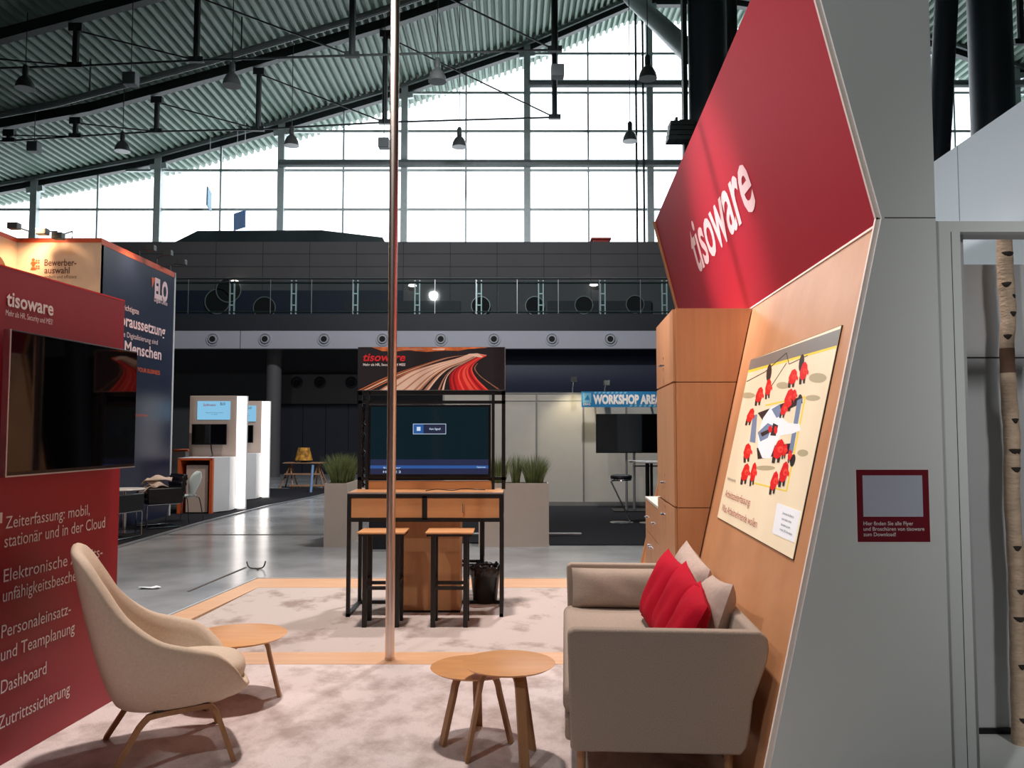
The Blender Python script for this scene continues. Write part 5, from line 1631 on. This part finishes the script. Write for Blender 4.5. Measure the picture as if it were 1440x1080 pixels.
    # spots over the wall
    labels = ('spotlight on an arm over the cream wall, leftmost of the three', 'spotlight on an arm over the cream wall, beside the facade post', 'small spotlight on an arm over the cream wall near its right corner',
              'spotlight on an arm over the dark blue wall, nearest its top left', 'spotlight on an arm over the dark blue wall, middle of its row', 'spotlight on an arm at the far end of the dark blue wall')
    for k, lab in enumerate(labels):
        if k < 3:
            u, v = ((20, 318), (60, 326), (82, 332))[k]
            p = at(u, v, ya - 0.35); anchor = Vector((p.x, ya + 0.04, h))
        else:
            u, v = ((212, 349), (236, 356), (256, 369))[k - 3]
            yy = (14.2, 14.9, 15.5)[k - 3]
            p = at(u, v, yy); anchor = Vector((X - 0.04, yy, h))
        s = thing('spotlight', lab, 'spotlight', anchor, 0, 'arm spotlights on the neighbouring stand')
        MB().tube([anchor, anchor + Vector((0, 0, 0.12)), p], 0.012, 6).build('arm', 'lamp_housing', s, wc=True)
        MB().box(p.x - 0.08, p.x + 0.08, p.y - 0.06, p.y + 0.06, p.z - 0.05, p.z + 0.05).build('head', 'lamp_housing', s, wc=True, bevel=0.01)
    spot('cream_wall_spot', (X - 0.8, ya - 0.45, h + 0.15), (X - 0.8, ya, 3.0), 150, (1.0, 0.62, 0.36), 120, 0.9, 0.06)
    spot('cream_wall_spot', (XC + 0.5, ya - 1.4, h + 0.15), (XC, ya - 1.4, 3.0), 110, (1.0, 0.62, 0.36), 120, 0.9, 0.06)
    spot('blue_wall_spot', (X + 0.4, 13.7, h + 0.15), (X, 13.7, 3.4), 60, (1.0, 0.62, 0.42), 120, 0.9, 0.06)

def kiosk(label, loc):
    t = thing('kiosk', label, 'kiosk', loc, 0, 'glowing demonstration kiosks')
    # local: x 0..1.19 body, front face at y=0
    h = 2.32
    MB().box(0, 0.97, 0.0, 0.16, 0.02, h).build('body', 'kiosk_body', t, bevel=0.006)
    MB().box(0.97, 1.13, -0.02, 0.10, 0.03, h - 0.01).build('light_strip', 'kiosk_light', t, bevel=0.015)
    MB().box(0.97, 1.145, 0.10, 0.16, 0.0, h).build('side_cheek', 'kiosk_white', t)
    mb = MB().box(0.16, 0.83, -0.012, 0.0, 1.83, 2.21)
    s = mb.build('display', 'screen_cyan', t)
    fr = Frame((0, -0.012, 0), (1, 0, 0), (0, 0, 1))
    lettering('display_text', [('Softmatic', fr, 0.28, 2.11, 0.05, 0.26, 0.01, 0.0)], 'letter_red', t, wc=False, lift=0.003)
    lettering('display_text', [('ELO', fr, 0.63, 2.13, 0.05, 0.10, 0.02, 0), ('Digitale Prozesse einfach', fr, 0.33, 1.965, 0.018, 0.36, 0, 0), ('im Griff', fr, 0.45, 1.93, 0.018, 0.12, 0, 0)], 'letter_dark', t, wc=False, lift=0.003)
    m = MB().box(0.10, 0.81, -0.13, -0.10, 1.32, 1.74).build('monitor', 'tv_case', t, bevel=0.005)
    MB().box(0.115, 0.795, -0.133, -0.13, 1.345, 1.725).build('monitor_screen', 'screen_black', m)
    MB().box(0.4, 0.5, -0.10, 0.0, 1.45, 1.6).build('monitor_mount', 'black_metal', m)
    MB().tube(catmull([(0.48, -0.09, 1.36), (0.49, -0.08, 1.22), (0.52, -0.1, 1.1), (0.5, -0.2, 1.075)], 5), 0.012, 6).build('cable', 'black_metal', t, smooth=True)
    # counter in front
    c = MB().box(0.10, 0.155, -0.78, -0.02, 0.0, 1.07).box(0.72, 0.775, -0.78, -0.02, 0.0, 1.07).box(0.10, 0.775, -0.78, -0.02, 1.03, 1.07).build('counter', 'kiosk_orange', t)
    MB().box(0.24, 0.66, -0.70, -0.1, 0.02, 0.93).build('cupboard', 'kiosk_body', c)
    MB().box(0.16, 0.715, -0.05, -0.02, 0.02, 1.02).build('rear_board', 'kiosk_body', c)
    MB().box(0.105, 0.77, -0.775, -0.03, 1.07, 1.078).build('counter_top', 'kiosk_white', c)
    MB().prism([(0.776, -0.70), (0.965, -0.35), (0.965, -0.025), (0.776, -0.025)], Frame((0, 0, 0.02), (1, 0, 0), (0, 1, 0)), 0.0, 1.06).build('white_wing', 'kiosk_white', t)
    return t

def build_left_stand():
    k = kiosk('glowing white kiosk with blue display and orange counter, nearer of the two', (-6.60, 16.75, 0.014))
    dup(k, (-6.98, 19.65, 0.014), 0, 'glowing white kiosk with blue display, half hidden behind the nearer one')
    # small counter at the end of the blue wall
    p = at(252, 650, 14.6)
    t = thing('counter', 'small white counter with orange top between blue wall and kiosk', 'counter', (-7.05, 17.3, 0.014))
    MB().box(-0.18, 0.16, 0, 0.5, 0.0, 1.17).build('body', 'kiosk_white', t)
    MB().box(-0.10, 0.22, -0.02, 0.52, 1.17, 1.21).build('top', 'kiosk_orange', t)
    # cantilever armchairs
    def cant(label, loc, rz, occupied=False):
        t = thing('armchair', label, 'armchair', loc, rz, 'black leather cantilever armchairs')
        MB().box(-0.25, 0.27, -0.24, 0.24, 0.40, 0.50).build('seat', 'leather_black', t, bevel=0.03, seg=3, smooth=True)
        fr = Frame((-0.27, 0, 0.48), (0, 1, 0), (-0.18, 0, 1))
        mb = MB().fbox(fr, -0.3, 0.3, -0.08, 0.40, -0.04, 0.04)
        for j in range(5):
            mb.fbox(fr, -0.3, 0.3, -0.06 + 0.09 * j, 0.0 + 0.09 * j, -0.055, 0.055)
        mb.build('backrest', 'leather_black', t, bevel=0.02, seg=3, smooth=True)
        for sg in (1, -1):
            MB().box(-0.28, 0.26, sg * 0.27 - 0.035, sg * 0.27 + 0.035, 0.40, 0.66).build('armrest', 'leather_black', t, bevel=0.02, seg=3, smooth=True)
            y = sg * 0.26
            MB().tube([(-0.26, y, 0.395), (0.24, y, 0.395), (0.26, y, 0.37), (0.26, y, 0.03), (0.24, y, 0.012), (-0.28, y, 0.012)], 0.013, 8).build('runner', 'chrome', t, smooth=True)
        MB().tube([(-0.28, -0.26, 0.012), (-0.28, 0.26, 0.012)], 0.013, 8).build('cross_tube', 'chrome', t, smooth=True)
        return t
    g = ground(221, 741)
    a = cant('black leather armchair piled with pale cloth beside the aisle', (-5.90, 13.72, 0.016), R(222))
    g2 = ground(180, 752)
    dup(a, (-5.93, 12.30, 0.016), R(75), 'black leather armchair just behind the edge of the red wall')
    # cloth heap
    random.seed(12)
    t = thing('cloth_heap', 'heap of pale cloth bags lying on the black armchair', 'cloth', (-5.95, 13.66, 0.52))
    for k in range(9):
        mb = MB()
        cx, cy, cz = random.uniform(-0.12, 0.10), random.uniform(-0.06, 0.06), 0.05 + 0.05 * (k % 6)
        rows = []
        an = random.uniform(0, 3.1)
        w, d = random.uniform(0.14, 0.20), random.uniform(0.09, 0.13)
        for i in range(9):
            row = []
            for j in range(9):
                u_, v_ = i / 4 - 1, j / 4 - 1
                x, y = u_ * w, v_ * d
                z = 0.04 * math.sin(3 * u_ + k) * math.cos(2.5 * v_ + 2 * k) - 0.03 * (u_ * u_ + v_ * v_) + 0.03
                row.append((cx + x * math.cos(an) - y * math.sin(an), cy + x * math.sin(an) + y * math.cos(an), max(cz + z, 0.0)))
            rows.append(row)
        mb.grid(rows)
        o = mb.build('cloth_bag', 'cloth_cream', t, smooth=True, angle=180)
        so = o.modifiers.new('solid', 'SOLIDIFY'); so.thickness = 0.012
    # low white table
    p = at(190, 689, 12.95)
    t = thing('side_table', 'white-topped table between the two black leather armchairs', 'table', (-6.12, 13.0, 0.014))
    MB().lathe([(0.02, 0.66), (0.29, 0.66), (0.3, 0.675), (0.29, 0.69), (0.02, 0.69)], 32).build('tabletop', 'white_lacquer', t, smooth=True)
    MB().tube([(0, 0, 0.01), (0, 0, 0.66)], 0.035, 12).build('column', 'chrome', t, smooth=True)
    MB().lathe([(0.02, 0), (0.24, 0), (0.24, 0.012), (0.02, 0.02)], 28).build('base', 'chrome', t, smooth=True)
    # white shell chair
    g = ground(268, 731)
    t = thing('shell_chair', 'white shell chair with thin chrome legs in front of the orange counter', 'chair', (-5.78, 14.55, 0.014), R(168))
    rows = []
    for i in range(33):
        s_ = i / 32
        if s_ < 0.45:
            q = s_ / 0.45
            x, z, w = 0.21 - 0.38 * q, 0.45 - 0.02 * math.sin(q * math.pi) , 0.20 * math.sin(min(1, q * 1.6 + 0.35) * math.pi / 2)
            if q > 0.75: w *= 1 - 0.75 * (q - 0.75) / 0.25 * 0.8
        else:
            q = (s_ - 0.45) / 0.55
            x, z = -0.17 - 0.12 * q, 0.45 + 0.43 * q
            w = 0.07 + 0.13 * math.sin(min(q * 1.25, 1.0) * math.pi / 2)
            if q > 0.5: w *= math.sqrt(max(0.02, 1 - ((q - 0.5) / 0.505) ** 2))
        rows.append([(x + 0.05 * (abs(v_) ** 2) * (1 if s_ > 0.45 else 0), v_ * w, z + 0.02 * v_ * v_) for v_ in [k / 5 - 1 for k in range(11)]])
    o = MB().grid(rows).build('shell', 'shell_white', t, smooth=True, angle=180)
    so = o.modifiers.new('solid', 'SOLIDIFY'); so.thickness = 0.012
    for sx, sy in ((1, 1), (1, -1), (-1, 1), (-1, -1)):
        MB().tube(catmull([(0.0, 0.03 * sy, 0.425), (0.12 * sx, 0.14 * sy, 0.42), (0.17 * sx, 0.18 * sy, 0.38), (0.23 * sx, 0.22 * sy, 0.0)], 5), 0.008, 8).build('leg', 'chrome', t, smooth=True)
    # trestle table with lamp shade far behind
    g = ground(428, 686)
    t = thing('trestle_table', 'trestle table with boards far back in the dark under the gallery', 'table', (g.x, g.y, 0))
    MB().box(-0.56, 0.56, -0.25, 0.25, 0.70, 0.725).build('tabletop', 'wood_pale', t)
    for sx in (-1, 1):
        mb = MB()
        for sy in (-1, 1):
            mb.bar((sx * 0.38, 0.04 * sy, 0.70), (sx * 0.62, 0.28 * sy, 0.0), 0.03, 0.03)
            mb.bar((sx * 0.40, 0.04 * sy, 0.70), (sx * 0.26, 0.28 * sy, 0.0), 0.03, 0.03)
        mb.bar((sx * 0.52, -0.2, 0.3), (sx * 0.52, 0.2, 0.3), 0.03, 0.03)
        mb.build('trestle', 'wood_pale', t)
    MB().box(-0.5, 0.5, -0.3, -0.1, 0.38, 0.42).build('board', 'wood_pale', t)
    MB().box(-0.35, 0.75, -0.34, -0.16, 0.06, 0.10).build('board', 'wood_pale', t)
    ls = thing('lamp_shade', 'patterned tapering lampshade standing on the far trestle table', 'lampshade', (g.x - 0.03, g.y, 0.725))
    MB().lathe([(0.25, 0.06), (0.16, 0.42)], 24, cap=False).build('shade', 'lampshade_print', ls, smooth=True)
    MB().lathe([(0.09, 0.0), (0.09, 0.02), (0.02, 0.05), (0.02, 0.3)], 16).build('stand', 'black_metal', ls, smooth=True)
    p0 = ground(437, 693)
    tag(MB().tube([(p0.x, p0.y, 0.0), (p0.x + 0.02, p0.y + 0.1, 0.72)], 0.035, 12).build('tube', 'tube_blue', smooth=True), 'pale blue upright tube leaning at the far trestle table', 'tube')

def build_floor_details():
    a, b = ground(215, 752), ground(456, 752)
    struct(MB().box(-5.4, 2.6, a.y - 0.05, a.y + 0.05, 0.0, 0.002).build('floor_duct', 'hall_wall'), 'thin dark duct line across the concrete aisle floor', 'floor duct')
    p, q = ground(265, 832), ground(346, 798)
    tag(MB().bar((p.x, p.y, 0.002), (q.x, q.y, 0.002), 0.03, 0.004).build('tape', 'tape'), 'dark line of tape running across the concrete floor', 'tape')
    c = ground(360, 800)
    t = MB().tube(catmull([(-0.11, 0.0, 0.085), (-0.09, 0.0, 0.03), (-0.05, 0, 0.008), (0.05, 0, 0.008), (0.09, 0, 0.03), (0.11, 0, 0.09)], 5), 0.008, 8).tube([(0.06, -0.1, 0.008), (0.0, 0.0, 0.01)], 0.006, 6)
    o = t.build('cable_hook', 'tape', smooth=True)
    o.location = (c.x, c.y, 0.0)
    tag(o, 'small dark horned bracket lying on the concrete aisle floor', 'bracket')
    c = ground(208, 829)
    mb = MB()
    random.seed(2)
    rows = [[(0.05 * i, 0.03 * j, 0.004 + 0.02 * random.random()) for j in range(4)] for i in range(5)]
    o = mb.grid(rows).build('paper_scrap', 'paper')
    o.location = (c.x - 0.1, c.y, 0)
    tag(o, 'crumpled white paper scrap on the concrete floor near the armchair', 'paper')

build_stand_floor()
build_right_wall()
build_cabinets()
build_niche()
build_left_wall()
build_armchair()
coffee_table('taller round coffee table of the overlapping pair by the sofa', -0.017, 4.066, 0.455, 0.475, [(-0.218, 4.021), (0.101, 4.172), (0.06, 3.84)])
coffee_table('lower round coffee table tucked under the taller one by the sofa', -0.195, 4.315, 0.455, 0.385, [(-0.352, 4.224), (-0.182, 4.51), (-0.004, 4.261)])
coffee_table('round coffee table alone behind the cream armchair', -1.64, 4.96, 0.58, 0.39, [(-1.392, 4.996), (-1.744, 4.744), (-1.75, 5.19)])
build_sofa()
build_pole()
build_desk()
build_stools()
build_planters()
build_workshop()
build_elo()
build_left_stand()
build_floor_details()
